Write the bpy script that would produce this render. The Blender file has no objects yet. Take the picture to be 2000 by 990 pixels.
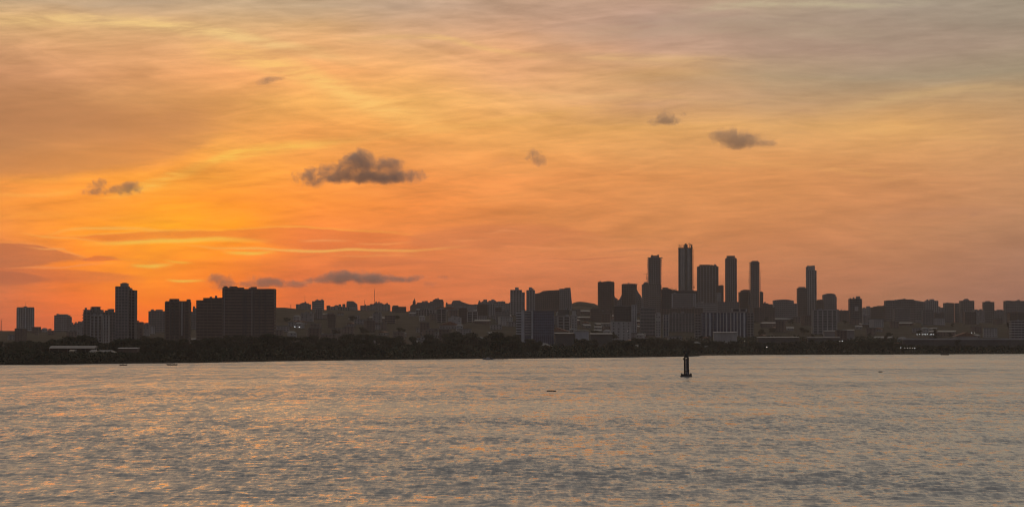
import bpy, bmesh, math, random
import numpy as np
from mathutils import Vector, Matrix, noise as mnoise

random.seed(7)
SC = bpy.context.scene
COL = SC.collection
R = math.radians

# ------------------------------------------------------------------ camera
F = 4705.0                 # focal length of the photograph in its own pixels (2000 x 990)
HOR = 652.0                # row of the horizon
EYE = 20.0                 # height of the ship's rail above the river
PITCH = math.atan((HOR - 495.0) / F)
cam_data = bpy.data.cameras.new('camera')
cam_data.sensor_width = 36.0
cam_data.lens = 36.0 * F / 2000.0
cam_data.clip_start = 1.0
cam_data.clip_end = 60000.0
cam = bpy.data.objects.new('camera', cam_data)
COL.objects.link(cam)
cam.location = (0, 0, EYE)
cam.rotation_euler = (math.pi / 2 + PITCH, 0, 0)
SC.camera = cam


def ray(px, py):
    cx, cz = (px - 1000.0) / F, (495.0 - py) / F
    c, s = math.cos(PITCH), math.sin(PITCH)
    return Vector((cx, c - cz * s, s + cz * c))


def azel(px, py):
    d = ray(px, py)
    return math.degrees(math.atan2(d.x, d.y)), math.degrees(math.atan2(d.z, math.hypot(d.x, d.y)))


def at(px, py, d):
    """point of the world seen at a pixel when it stands d metres ahead"""
    v = ray(px, py)
    return Vector((v.x * d / v.y, d, EYE + v.z * d / v.y))


def dist_of(py):
    """distance of a point of the river seen at row py"""
    v = ray(1000, py)
    return EYE * v.y / -v.z


# ------------------------------------------------------------------ view
SC.view_settings.view_transform = 'Standard'
SC.view_settings.look = 'None'
SC.view_settings.exposure = 0.0
SC.view_settings.gamma = 1.0
SC.view_settings.use_curve_mapping = False
SC.cycles.max_bounces = 5
SC.cycles.diffuse_bounces = 2
SC.cycles.glossy_bounces = 3
SC.cycles.volume_bounces = 2
SC.cycles.transmission_bounces = 2
SC.cycles.volume_step_rate = 1.0
SC.cycles.volume_max_steps = 96
SC.cycles.use_denoising = True
SC.cycles.filter_width = 1.15


def lin(c):
    return tuple((v / 12.92 if v <= 0.04045 else ((v + 0.055) / 1.055) ** 2.4) for v in [k / 255.0 for k in c])


# ------------------------------------------------------------------ node helper
class Net:
    def __init__(self, tree):
        self.t = tree
        self.n = tree.nodes
        self.l = tree.links

    def put(self, sock, v):
        if v is None:
            return
        if isinstance(v, bpy.types.NodeSocket):
            self.l.new(v, sock)
        elif sock.type == 'RGBA' and len(v) == 3:
            sock.default_value = (*v, 1)
        else:
            sock.default_value = v

    def m(self, op, a, b=None, c=None, clamp=False):
        nd = self.n.new('ShaderNodeMath')
        nd.operation = op
        nd.use_clamp = clamp
        for i, v in enumerate((a, b, c)):
            self.put(nd.inputs[i], v)
        return nd.outputs[0]

    def add(self, a, b): return self.m('ADD', a, b)
    def sub(self, a, b): return self.m('SUBTRACT', a, b)
    def mul(self, a, b): return self.m('MULTIPLY', a, b)

    def ss(self, v, a, b, lo=0.0, hi=1.0, kind='SMOOTHSTEP'):
        nd = self.n.new('ShaderNodeMapRange')
        nd.interpolation_type = kind
        for i, x in zip((0, 1, 2, 3, 4), (v, a, b, lo, hi)):
            self.put(nd.inputs[i], x)
        return nd.outputs[0]

    def lr(self, v, a, b, lo=0.0, hi=1.0):
        return self.ss(v, a, b, lo, hi, 'LINEAR')

    def mix(self, f, a, b, op='MIX'):
        nd = self.n.new('ShaderNodeMix')
        nd.data_type = 'RGBA'
        nd.blend_type = op
        self.put(nd.inputs[0], f)
        self.put(nd.inputs[6], a)
        self.put(nd.inputs[7], b)
        return nd.outputs[2]

    def vec(self, x, y, z=0.0):
        nd = self.n.new('ShaderNodeCombineXYZ')
        for i, v in enumerate((x, y, z)):
            self.put(nd.inputs[i], v)
        return nd.outputs[0]

    def vm(self, op, a, b=None):
        nd = self.n.new('ShaderNodeVectorMath')
        nd.operation = op
        self.put(nd.inputs[0], a)
        if b is not None:
            self.put(nd.inputs[1], b)
        return nd.outputs['Value'] if op in ('LENGTH', 'DOT_PRODUCT') else nd.outputs[0]

    def noise(self, v, scale, detail=3, rough=0.5, dist=0.0, lac=2.0, out=0):
        nd = self.n.new('ShaderNodeTexNoise')
        self.put(nd.inputs['Vector'], v)
        nd.inputs['Scale'].default_value = scale
        nd.inputs['Detail'].default_value = detail
        nd.inputs['Roughness'].default_value = rough
        nd.inputs['Lacunarity'].default_value = lac
        nd.inputs['Distortion'].default_value = dist
        return nd.outputs[out]

    def ramp(self, f, stops):
        nd = self.n.new('ShaderNodeValToRGB')
        e = nd.color_ramp.elements
        stops = sorted(stops)
        e[0].position, e[0].color = stops[0][0], (*stops[0][1], 1)
        e[1].position, e[1].color = stops[-1][0], (*stops[-1][1], 1)
        for p, c in stops[1:-1]:
            q = e.new(p)
            q.color = (*c, 1)
        self.put(nd.inputs[0], f)
        return nd.outputs[0]

    def curve(self, f, pts, handle='AUTO_CLAMPED'):
        """1-D function through pts, both axes in 0..1"""
        nd = self.n.new('ShaderNodeFloatCurve')
        cm = nd.mapping
        cm.use_clip = False
        c = cm.curves[0]
        pts = sorted(pts)
        c.points[0].location = pts[0]
        c.points[1].location = pts[-1]
        for p in pts[1:-1]:
            c.points.new(*p)
        for p in c.points:
            p.handle_type = handle
        cm.update()
        self.put(nd.inputs[1], f)
        return nd.outputs[0]


# ------------------------------------------------------------------ sky (seen by direction)
# The sky is a dusk sky: a low sun behind the hill on the left, thin high cloud lit from below.
SUN_AZ, SUN_EL = azel(300, 600)
world = bpy.data.worlds.new('World')
SC.world = world
world.use_nodes = True
W = Net(world.node_tree)
W.n.clear()
out = W.n.new('ShaderNodeOutputWorld')
bg = W.n.new('ShaderNodeBackground')
W.l.new(bg.outputs[0], out.inputs[0])
geo = W.n.new('ShaderNodeTexCoord').outputs['Generated']
sep = W.n.new('ShaderNodeSeparateXYZ')
W.l.new(geo, sep.inputs[0])
DEG = 180 / math.pi
AZ = W.mul(W.m('ARCTAN2', sep.outputs[0], sep.outputs[1]), DEG)
EL = W.mul(W.m('ARCSINE', sep.outputs[2]), DEG)

sky_tex = W.n.new('ShaderNodeTexSky')
sky_tex.sky_type = 'NISHITA'
sky_tex.sun_disc = False
sky_tex.sun_elevation = R(max(SUN_EL, 1.0))
sky_tex.sun_rotation = R(SUN_AZ)
sky_tex.altitude = 20
sky_tex.dust_density = 3.0
CLEAR = W.mix(1.0, sky_tex.outputs[0], (0.10, 0.10, 0.10), 'MULTIPLY')

# wind-drawn warping of the high cloud
P0 = W.vec(AZ, W.mul(EL, 3.2), 0.0)
w1 = W.sub(W.noise(P0, 0.16, 3, 0.5), 0.5)
w2 = W.sub(W.noise(W.vec(W.mul(AZ, 0.8), W.mul(EL, 5.0), 7.0), 0.45, 4, 0.55), 0.5)
EW = W.add(EL, W.add(W.mul(w1, 0.7), W.mul(w2, 0.22)))
AW = W.add(AZ, W.add(W.mul(w1, 2.0), W.mul(w2, 1.0)))
low = W.ss(EL, 0.6, 2.6)           # little warp near the horizon
EW = W.add(W.mul(EW, low), W.mul(EL, W.sub(1.0, low)))

XS = (0, 150, 300, 450, 600, 800, 1000, 1250, 1500, 1750, 2000)
# the evening haze (built below) lies in front of the low sky: HAZE_J is its own glow, taken off here so both add up
HAZE_D, HAZE_FAR, HAZE_TOP = 3.5e-5, 6800.0, 232.0
HAZE_J = (.25, .085, .055)


def through_haze(c, el):
    path = min(HAZE_FAR, (HAZE_TOP - EYE) / math.tan(math.radians(max(el, .3))))
    T = math.exp(-HAZE_D * path)
    return tuple(max(.01, (v - (1 - T) * j) / T) for v, j in zip(c, HAZE_J))


GRID = {
    10: ((188,162,131),(192,163,131),(188,162,134),(190,163,131),(192,165,134),(190,161,137),(195,159,134),(189,154,133),(180,157,133),(167,150,133),(158,143,125)),
    50: ((216,174,124),(216,170,120),(212,168,120),(206,166,120),(212,168,120),(208,165,129),(203,158,127),(182,149,133),(172,147,129),(166,145,127),(160,143,125)),
    100: ((204,152,111),(212,157,111),(216,160,112),(226,167,114),(229,170,114),(228,172,119),(229,169,122),(192,151,126),(178,147,127),(170,143,125),(164,142,123)),
    150: ((198,141,103),(208,148,105),(218,154,103),(231,161,103),(241,168,103),(241,175,110),(224,164,116),(210,161,110),(180,152,120),(170,148,122),(165,146,120)),
    200: ((178,126,88),(190,135,90),(205,145,92),(225,158,92),(240,174,95),(240,177,101),(231,171,108),(208,156,114),(191,152,116),(193,153,111),(193,153,111)),
    250: ((176,122,82),(196,136,86),(215,145,82),(228,155,82),(240,160,85),(238,165,88),(228,162,92),(218,160,95),(220,165,105),(222,165,102),(205,155,108)),
    300: ((190,130,80),(220,145,78),(238,152,72),(248,168,76),(248,162,80),(235,155,85),(232,158,88),(225,158,95),(222,155,95),(218,155,98),(205,150,102)),
    350: ((225,140,68),(248,155,62),(255,162,60),(254,158,62),(252,155,68),(238,145,75),(232,145,80),(222,145,85),(218,145,88),(208,142,92),(200,142,98)),
    400: ((240,145,62),(253,150,55),(255,155,45),(254,148,48),(252,145,58),(238,138,68),(228,138,75),(215,138,82),(210,138,85),(204,136,90),(194,136,96)),
    450: ((238,140,65),(255,150,46),(255,165,20),(255,152,30),(245,134,60),(232,132,68),(222,132,76),(212,134,80),(205,132,84),(196,132,90),(184,130,96)),
    500: ((226,125,66),(254,140,41),(255,150,6),(255,140,28),(238,125,62),(225,124,70),(215,124,76),(210,128,80),(200,126,84),(190,126,88),(176,122,94)),
    540: ((205,114,70),(240,123,48),(255,142,6),(255,130,25),(228,114,60),(217,116,68),(209,118,74),(200,118,78),(194,120,82),(180,118,86),(168,116,92)),
    580: ((212,112,70),(238,115,50),(255,130,8),(255,122,25),(224,110,58),(213,112,66),(206,114,72),(196,114,76),(188,114,80),(173,114,84),(161,110,90)),
    640: ((200,102,68),(222,102,58),(250,104,30),(236,100,45),(210,100,60),(203,104,66),(197,105,70),(187,105,75),(179,105,78),(166,106,82),(154,104,88)),
}
AF = W.lr(AW, -30.0, 30.0)
rows = []
for y, cs in GRID.items():
    el = azel(1000, y)[1]
    stops = [((azel(x, y)[0] + 30) / 60, through_haze(lin(c), el)) for x, c in zip(XS, cs)]
    # the glow falls off on both sides of the frame
    a, b = cs[0], cs[-1]
    g = (122, 112, 112)
    mixc = lambda p, q, t: tuple(u * (1 - t) + v * t for u, v in zip(p, q))
    stops += [(0.19, lin(mixc(a, g, .3))), (0.06, lin(mixc(a, g, .6))), (0.82, lin(mixc(b, g, .3))), (0.95, lin(mixc(b, g, .6)))]
    rows.append((el, W.ramp(AF, stops)))
rows.sort(key=lambda r: r[0])
# above the frame: thin grey-tan cloud thinning to dusk blue
upper = []
for el, mid_, side_ in ((10.0, (206, 174, 134), (190, 172, 144)), (15.0, (212, 177, 142), (194, 177, 153)), (25.0, (212, 181, 150), (194, 180, 160)),
                        (45.0, (198, 182, 162), (186, 178, 164)), (90.0, (172, 166, 156), (172, 166, 156))):
    upper.append((el, W.ramp(AF, [(.0, lin(side_)), (.33, lin(mid_)), (.42, lin(mid_)), (.72, lin(side_)), (1.0, lin(side_))])))
skycol = rows[0][1]
prev = rows[0][0]
for el, c in rows[1:] + upper:
    skycol = W.mix(W.lr(EW, prev, el), skycol, c)
    prev = el
# away from the sunset the sky is plain dusk
east = W.ramp(W.lr(EL, 0.0, 60.0), [(0.0, lin((96, 90, 98))), (0.15, lin((106, 103, 110))), (0.5, lin((122, 124, 134))), (1.0, lin((142, 148, 160)))])
away = W.ss(W.m('ABSOLUTE', W.sub(AZ, -6.0)), 22.0, 95.0)
skycol = W.mix(away, skycol, east)


def tint(mask, col, op='MIX'):
    global skycol
    skycol = W.mix(mask, skycol, col, op)


# --- fine wispy texture of the cirrus (bright threads, faint dull gaps), drawn along the wind
fib = W.noise(W.vec(W.mul(W.add(AZ, W.mul(EL, 0.6)), 0.55), W.mul(W.add(EL, W.mul(AZ, -0.13)), 4.6), 3.0), 0.62, 6, 0.6, 0.5)
fib2 = W.noise(W.vec(W.mul(W.sub(AZ, W.mul(EL, 0.9)), 0.5), W.mul(W.add(EL, W.mul(AZ, 0.20)), 3.4), 11.0), 0.5, 6, 0.58, 0.7)
fibm = W.mul(W.ss(EL, 0.4, 2.5, 0.45, 1.0), W.ss(AZ, -1.0, 8.0, 1.0, 0.55))
t1 = W.mul(W.mul(W.sub(fib, 0.5), 0.78), fibm)
t2 = W.mul(W.mul(W.sub(fib2, 0.5), 0.62), fibm)
gain = W.add(1.0, W.add(t1, t2))
skycol = W.mix(1.0, skycol, W.vec(gain, gain, gain), 'MULTIPLY')
fib3 = W.noise(W.vec(W.mul(AZ, 0.9), W.mul(W.add(EL, W.mul(w1, 0.8)), 9.5), 23.0), 1.1, 5, 0.62, 0.35)
g3 = W.add(1.0, W.mul(W.sub(fib3, 0.5), 0.34))
skycol = W.mix(1.0, skycol, W.vec(g3, g3, g3), 'MULTIPLY')
# soft mottling
mot = W.sub(W.noise(W.vec(AZ, W.mul(EL, 1.9), 20.0), 0.9, 5, 0.6, 0.3), 0.5)
mg = W.add(1.0, W.mul(mot, 0.07))
skycol = W.mix(1.0, skycol, W.vec(mg, mg, mg), 'MULTIPLY')

# --- streaks and banks low in the west. Each runs along a line of the sky: (pixel, pixel) pairs give its bearing and height.
E0, E1 = -2.0, 10.0
A0, A1 = -15.0, 15.0
AN = W.lr(AZ, A0, A1)
AN = W.m('ADD', AN, W.mul(W.sub(W.noise(W.vec(AZ, W.mul(EL, 6.0), 31.0), 1.7, 4, 0.6), 0.5), 0.012))
wig_f = W.sub(W.noise(W.vec(AZ, W.mul(EL, 4.0), 40.0), 2.1, 5, 0.62), 0.5)
wig_c = W.sub(W.noise(W.vec(W.mul(AZ, 0.5), W.mul(EL, 2.0), 50.0), 1.0, 4, 0.6), 0.5)


def nrm(px, py):
    a, e = azel(px, py)
    return (a - A0) / (A1 - A0), (e - E0) / (E1 - E0)


def line_el(pts):
    return W.lr(W.curve(AN, [nrm(*p) for p in pts]), 0.0, 1.0, E0, E1)


def env_az(pts):
    """strength along the bearing: (px, strength)"""
    return W.curve(AN, [(nrm(x, 500)[0], s) for x, s in pts], 'VECTOR')


PXD = math.degrees(1 / F)


def streak(pts, width, strength, col, wig=2.5, soft=1.0, op='MIX', broken=0.0):
    xs = [p[0] for p in pts]
    x0, x1 = min(xs), max(xs)
    span = x1 - x0
    e = W.add(line_el(pts), W.mul(wig_f, wig * PXD * 2))
    d = W.m('ABSOLUTE', W.sub(EL, e))
    m = W.ss(d, 0.0, width * PXD, 1.0, 0.0)
    env = env_az([(x0 - span * .12, 0), (x0 + span * .18, .8), (x0 + span * .5, 1), (x1 - span * .2, .7), (x1 + span * .12, 0)])
    m = W.mul(m, W.m('MAXIMUM', env, 0.0))
    if width > 8:
        m = W.mul(m, W.ss(W.add(W.mul(W.sub(fib3, .5), 1.2), W.sub(fib, .5)), -.28, .22, .25, 1.25))
    if broken:
        m = W.mul(m, W.ss(W.add(wig_c, W.mul(wig_f, 0.8)), -0.16, 0.06, 1 - broken, 1.0))
    tint(W.mul(m, strength), lin(col), op)


def bank(top, bot, strength, col, wig=3.0, st=2.0, sb=6.0, lit=None):
    """a flat cloud bank between two lines of the sky, crisp on top, soft below"""
    x0, x1 = min(p[0] for p in top), max(p[0] for p in top)
    w = W.add(W.mul(wig_f, wig * PXD * 1.5), W.mul(wig_c, wig * PXD * 2))
    te = W.add(line_el(top), w)
    be = W.add(line_el(bot), w)
    up = W.ss(W.sub(te, EL), -st * PXD * .5, st * PXD)
    dn = W.ss(W.sub(EL, be), -sb * PXD, sb * PXD)
    sp = x1 - x0
    ends = env_az([(x0 - 8, 0 if x0 > 0 else 1), (x0 + sp * .06, 1), (x1 - sp * .2, .9), (x1 + 10, 0)])
    m = W.mul(W.mul(up, dn), W.m('MAXIMUM', ends, 0.0))
    tint(W.mul(m, strength), lin(col))
    if lit:
        d = W.m('ABSOLUTE', W.sub(EL, W.add(te, 1.2 * PXD)))
        m2 = W.mul(W.ss(d, 0.0, 3.2 * PXD, 1.0, 0.0), W.m('MAXIMUM', ends, 0.0))
        tint(W.mul(m2, W.mul(W.ss(wig_c, -0.2, 0.15, 0.25, 1.0), lit[1])), lin(lit[0]))


# broad veils
streak([(0, 42), (150, 40), (380, 58), (560, 92), (650, 110)], 20, .75, (246, 208, 138), 8)
streak([(400, 100), (520, 122), (600, 148), (680, 185), (760, 215), (860, 232)], 34, .6, (255, 206, 118), 8)
streak([(690, 78), (800, 72), (860, 74), (950, 96), (1060, 110)], 9, .45, (240, 196, 122), 3)
streak([(1000, 108), (1150, 112), (1300, 116), (1470, 120)], 14, .30, (232, 190, 125), 6)
streak([(230, 378), (310, 356), (390, 326), (450, 304), (520, 292), (660, 279)], 16, .95, (255, 198, 86), 5)
streak([(560, 287), (700, 270), (860, 252), (1000, 236), (1130, 214), (1260, 196)], 13, .40, (242, 182, 100), 7)
streak([(150, 402), (300, 372), (390, 352), (470, 345), (600, 330)], 30, .30, (255, 178, 66), 8)
streak([(0, 350), (60, 352), (130, 345), (200, 335)], 16, .40, (255, 170, 66), 5)
streak([(0, 380), (80, 382), (150, 372)], 7, .40, (255, 184, 84), 3)
streak([(950, 165), (1100, 190), (1250, 188), (1420, 200), (1600, 190)], 12, .20, (236, 190, 125), 6)
streak([(1650, 215), (1750, 192), (1830, 178), (1920, 172), (2010, 170)], 16, .42, (214, 176, 122), 4)
streak([(1340, 318), (1500, 320), (1650, 332), (1760, 352)], 11, .35, (238, 172, 100), 5)
streak([(1600, 240), (1720, 250), (1860, 262), (1990, 276)], 20, .25, (234, 182, 112), 6)
streak([(900, 400), (1060, 372), (1200, 352), (1340, 336)], 16, .22, (240, 160, 88), 5)
streak([(1330, 26), (1430, 12), (1560, 8), (1700, 12), (1830, 4)], 11, .45, (200, 188, 152), 7, broken=.6)
streak([(350, 462), (420, 430), (480, 402), (560, 380)], 26, .25, (255, 150, 46), 5)
streak([(-20, 425), (60, 418), (160, 422), (330, 430)], 12, .30, (255, 166, 60), 4)
# dull veils
bank([(-30, 150), (100, 160), (240, 200), (360, 205), (480, 226)], [(-30, 344), (90, 350), (200, 332), (300, 322), (380, 296), (480, 240)], .45, (182, 124, 86), 12, 50, 14)
streak([(-40, 255), (120, 235), (260, 240), (400, 215), (470, 205)], 62, .42, (184, 124, 84), 10)
streak([(-40, 310), (60, 318), (160, 322), (280, 312)], 30, .35, (190, 128, 80), 8)
streak([(1100, 75), (1250, 55), (1420, 50), (1600, 60), (1800, 90)], 34, .35, (168, 152, 126), 8)
streak([(1180, 150), (1350, 160), (1500, 140), (1700, 130)], 26, .30, (178, 150, 122), 8)
streak([(1700, 430), (1800, 418), (1900, 412), (2010, 420)], 18, .25, (184, 128, 98), 6)
# the lit banks in front of the sunset
bank([(100, 458), (150, 462), (200, 459), (300, 452), (400, 451), (480, 448), (540, 444), (620, 447), (700, 452), (800, 459), (835, 470), (880, 484)],
     [(100, 462), (160, 466), (230, 474), (400, 466), (480, 468), (560, 482), (640, 489), (700, 488), (790, 488), (880, 488)],
     .50, (226, 110, 58), 3.8, 2.4, 5.0, ((255, 172, 70), .7))
bank([(790, 462), (850, 448), (920, 440), (1010, 437), (1100, 442), (1200, 462)], [(790, 480), (900, 488), (1000, 482), (1100, 476), (1200, 470)],
     .45, (205, 118, 76), 3, 8, 8)
bank([(-20, 474), (50, 475), (100, 484), (130, 494), (165, 503), (178, 512)], [(-20, 524), (60, 522), (110, 512), (150, 508), (178, 514)],
     .66, (190, 106, 72), 3.4, 2.0, 5.0, ((255, 160, 86), .55))
bank([(-20, 520), (60, 524), (140, 526), (220, 532), (300, 540)], [(-20, 552), (60, 552), (150, 552), (220, 550), (300, 545)],
     .50, (202, 102, 66), 3.5, 4.0, 8.0)
bank([(-20, 528), (30, 530), (70, 536), (100, 545)], [(-20, 556), (30, 556), (70, 553), (100, 548)], .5, (176, 98, 68), 2, 3, 4)
bank([(160, 505), (190, 499), (222, 500), (240, 506)], [(160, 508), (190, 511), (222, 508), (240, 508)], .6, (214, 100, 62), 1.5, 1.2, 2)
bank([(640, 512), (700, 506), (760, 503), (830, 506), (880, 512)], [(640, 522), (700, 524), (760, 520), (830, 518), (880, 516)], .3, (208, 112, 72), 2, 4, 4)
# gilded edges
YL = (255, 205, 78)
streak([(190, 476), (240, 475), (300, 471), (360, 470), (430, 467), (500, 470)], 7.4, .9, YL, 2.2)
streak([(395, 482), (430, 485), (500, 485), (560, 489), (620, 491), (690, 487), (740, 489), (800, 490), (870, 484)], 4.2, .85, (255, 190, 92), 2.4)
streak([(440, 493), (480, 495), (535, 492)], 5.7, .85, YL, 2.2)
streak([(262, 518), (290, 520), (335, 517)], 6.2, .85, YL, 2.6)
streak([(322, 509), (345, 512), (372, 513)], 4.2, .75, (255, 190, 60), 2.6)
streak([(330, 547), (360, 549), (398, 548)], 4.3, .8, YL, 1.2)
streak([(100, 458), (140, 447), (200, 446), (260, 446), (320, 451)], 4.8, .65, (255, 190, 88), 2.6)
streak([(50, 457), (90, 463), (150, 466), (220, 476)], 3.2, .6, (255, 176, 78), 2)
streak([(20, 524), (70, 522), (110, 523), (160, 517), (215, 514)], 3.2, .6, (255, 156, 92), 2.6)
streak([(60, 484), (90, 487), (120, 486), (140, 496), (160, 503)], 2.8, .7, (255, 172, 92), 2)
streak([(200, 498), (240, 506), (290, 512), (330, 520)], 3.2, .5, (255, 160, 50), 2)
streak([(560, 555), (640, 548), (700, 540), (740, 527)], 3.2, .35, (255, 160, 92), 2)
streak([(590, 471), (630, 470), (680, 470)], 3.6, .55, (255, 168, 96), 2.2)
streak([(700, 477), (750, 477), (800, 474)], 3.2, .55, (255, 165, 92), 2.2)
streak([(640, 498), (700, 500), (760, 498), (830, 500)], 3.2, .45, (255, 160, 86), 3.4, broken=.8)
streak([(880, 472), (920, 470), (950, 468)], 3.4, .55, (245, 152, 92), 2.2)
streak([(960, 487), (1010, 481), (1060, 485), (1110, 488)], 5.0, .55, (246, 148, 92), 3.6, broken=.7)
streak([(950, 457), (990, 450), (1030, 458)], 4.0, .55, (244, 154, 98), 2.8, broken=.5)
streak([(1090, 459), (1130, 463), (1180, 467), (1240, 469), (1300, 474)], 6.0, .40, (236, 150, 92), 3.2, broken=.5)
streak([(1040, 490), (1100, 484), (1160, 486), (1230, 492)], 4.6, .38, (240, 148, 92), 3.0, broken=.6)
streak([(1075, 504), (1120, 507), (1180, 504), (1260, 498)], 2.6, .55, (196, 108, 72), 1.2)
streak([(1180, 494), (1240, 488), (1310, 492)], 4.0, .40, (192, 118, 84), 2)
streak([(1640, 482), (1700, 478), (1800, 484)], 6.0, .25, (196, 128, 94), 2)
# thin dark scraps
streak([(1535, 226), (1565, 216), (1600, 228)], 10, .30, (176, 132, 104), 6, broken=.6)
streak([(1525, 260), (1550, 256), (1590, 262)], 9, .28, (180, 134, 104), 6, broken=.6)
streak([(1888, 424), (1900, 420), (1914, 416)], 8, .30, (172, 120, 96), 4)
streak([(960, 318), (990, 312), (1020, 318)], 12, .20, (200, 140, 98), 6)

final = W.mix(0.94, CLEAR, skycol)
# below the horizon nothing shines
final = W.mix(W.ss(EL, -3.0, -0.3, 1.0, 0.0), final, lin((70, 62, 60)))
W.l.new(final, bg.inputs[0])
bg.inputs[1].default_value = 1.0
world.cycles.sampling_method = 'MANUAL'
world.cycles.sample_map_resolution = 1024

sun_data = bpy.data.lights.new('sun', 'SUN')
sun_data.energy = 0.019
sun_data.color = (1.0, 0.48, 0.26)
sun_data.angle = R(14)
sun = bpy.data.objects.new('sun', sun_data)
COL.objects.link(sun)
sd = ray(300, 590).normalized()
sun.rotation_euler = (-sd).to_track_quat('-Z', 'Y').to_euler()
sun.location = (0, 0, 400)

# ------------------------------------------------------------------ object helpers
def tag(o, label=None, cat=None, group=None, kind=None):
    for k, v in (('label', label), ('category', cat), ('group', group), ('kind', kind)):
        if v:
            o[k] = v
    return o


def link(o, parent=None):
    COL.objects.link(o)
    if parent is not None:
        o.parent = parent
    return o


def empty(name, loc, rz=0.0):
    o = bpy.data.objects.new(name, None)
    o.empty_display_size = 2
    COL.objects.link(o)
    o.location = loc
    o.rotation_euler = (0, 0, rz)
    return o


def mesh_np(name, verts, faces, mat=None, smooth=False, parent=None):
    """verts (n,3), faces (m,k) arrays"""
    verts = np.asarray(verts, dtype=np.float32)
    faces = np.asarray(faces, dtype=np.int32)
    me = bpy.data.meshes.new(name)
    me.vertices.add(len(verts))
    me.vertices.foreach_set('co', verts.ravel())
    k = faces.shape[1]
    me.loops.add(faces.size)
    me.loops.foreach_set('vertex_index', faces.ravel())
    me.polygons.add(len(faces))
    me.polygons.foreach_set('loop_start', np.arange(0, faces.size, k, dtype=np.int32))
    me.update(calc_edges=True)
    if smooth:
        me.polygons.foreach_set('use_smooth', np.ones(len(faces), dtype=bool))
    if mat:
        me.materials.append(mat)
    o = bpy.data.objects.new(name, me)
    return link(o, parent)


class MB:
    """collects simple solids and links them as one mesh"""
    def __init__(self):
        self.v = []
        self.f = []

    def box(self, x0, x1, y0, y1, z0, z1):
        b = len(self.v)
        self.v += [(x0, y0, z0), (x1, y0, z0), (x1, y1, z0), (x0, y1, z0), (x0, y0, z1), (x1, y0, z1), (x1, y1, z1), (x0, y1, z1)]
        self.f += [tuple(b + i for i in q) for q in ((0, 3, 2, 1), (4, 5, 6, 7), (0, 1, 5, 4), (1, 2, 6, 5), (2, 3, 7, 6), (3, 0, 4, 7))]
        return self

    def frus(self, x0, x1, y0, y1, z0, X0, X1, Y0, Y1, z1):
        b = len(self.v)
        self.v += [(x0, y0, z0), (x1, y0, z0), (x1, y1, z0), (x0, y1, z0), (X0, Y0, z1), (X1, Y0, z1), (X1, Y1, z1), (X0, Y1, z1)]
        self.f += [tuple(b + i for i in q) for q in ((0, 3, 2, 1), (4, 5, 6, 7), (0, 1, 5, 4), (1, 2, 6, 5), (2, 3, 7, 6), (3, 0, 4, 7))]
        return self

    def prism(self, pts, y0, y1):
        """outline in x,z (counter-clockwise from the front) extruded from y0 to y1"""
        b, n = len(self.v), len(pts)
        self.v += [(x, y0, z) for x, z in pts] + [(x, y1, z) for x, z in pts]
        self.f.append(tuple(b + i for i in range(n)))
        self.f.append(tuple(b + n + i for i in reversed(range(n))))
        for i in range(n):
            j = (i + 1) % n
            self.f.append((b + j, b + i, b + n + i, b + n + j))
        return self

    def tube(self, p, q, r0, r1=None, n=6, cap=True):
        r1 = r0 if r1 is None else r1
        p, q = Vector(p), Vector(q)
        d = (q - p).normalized()
        a = d.orthogonal().normalized()
        c = d.cross(a)
        b = len(self.v)
        for o, r in ((p, r0), (q, r1)):
            for i in range(n):
                t = 2 * math.pi * i / n
                self.v.append(tuple(o + (a * math.cos(t) + c * math.sin(t)) * r))
        for i in range(n):
            j = (i + 1) % n
            self.f.append((b + i, b + j, b + n + j, b + n + i))
        if cap:
            self.f.append(tuple(b + i for i in reversed(range(n))))
            self.f.append(tuple(b + n + i for i in range(n)))
        return self

    def ring(self, cx, cy, z0, z1, rx, ry, n=20, RX=None, RY=None):
        RX = rx if RX is None else RX
        RY = ry if RY is None else RY
        b = len(self.v)
        for z, a, c in ((z0, rx, ry), (z1, RX, RY)):
            for i in range(n):
                t = 2 * math.pi * (i + .5) / n
                self.v.append((cx + a * math.cos(t), cy + c * math.sin(t), z))
        for i in range(n):
            j = (i + 1) % n
            self.f.append((b + i, b + j, b + n + j, b + n + i))
        self.f.append(tuple(b + i for i in reversed(range(n))))
        self.f.append(tuple(b + n + i for i in range(n)))
        return self

    def build(self, name, mat, parent=None, smooth=False, loc=None, rz=None):
        me = bpy.data.meshes.new(name)
        me.from_pydata(self.v, [], self.f)
        me.update()
        if smooth:
            for p in me.polygons:
                p.use_smooth = True
        me.materials.append(mat)
        o = bpy.data.objects.new(name, me)
        link(o, parent)
        if loc is not None:
            o.location = loc
        if rz is not None:
            o.rotation_euler.z = rz
        return o


def copy_tree(o, parent=None):
    c = o.copy()
    COL.objects.link(c)
    if parent is not None:
        c.parent = parent
    for ch in o.children:
        copy_tree(ch, c)
    return c


MATS = {}


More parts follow.
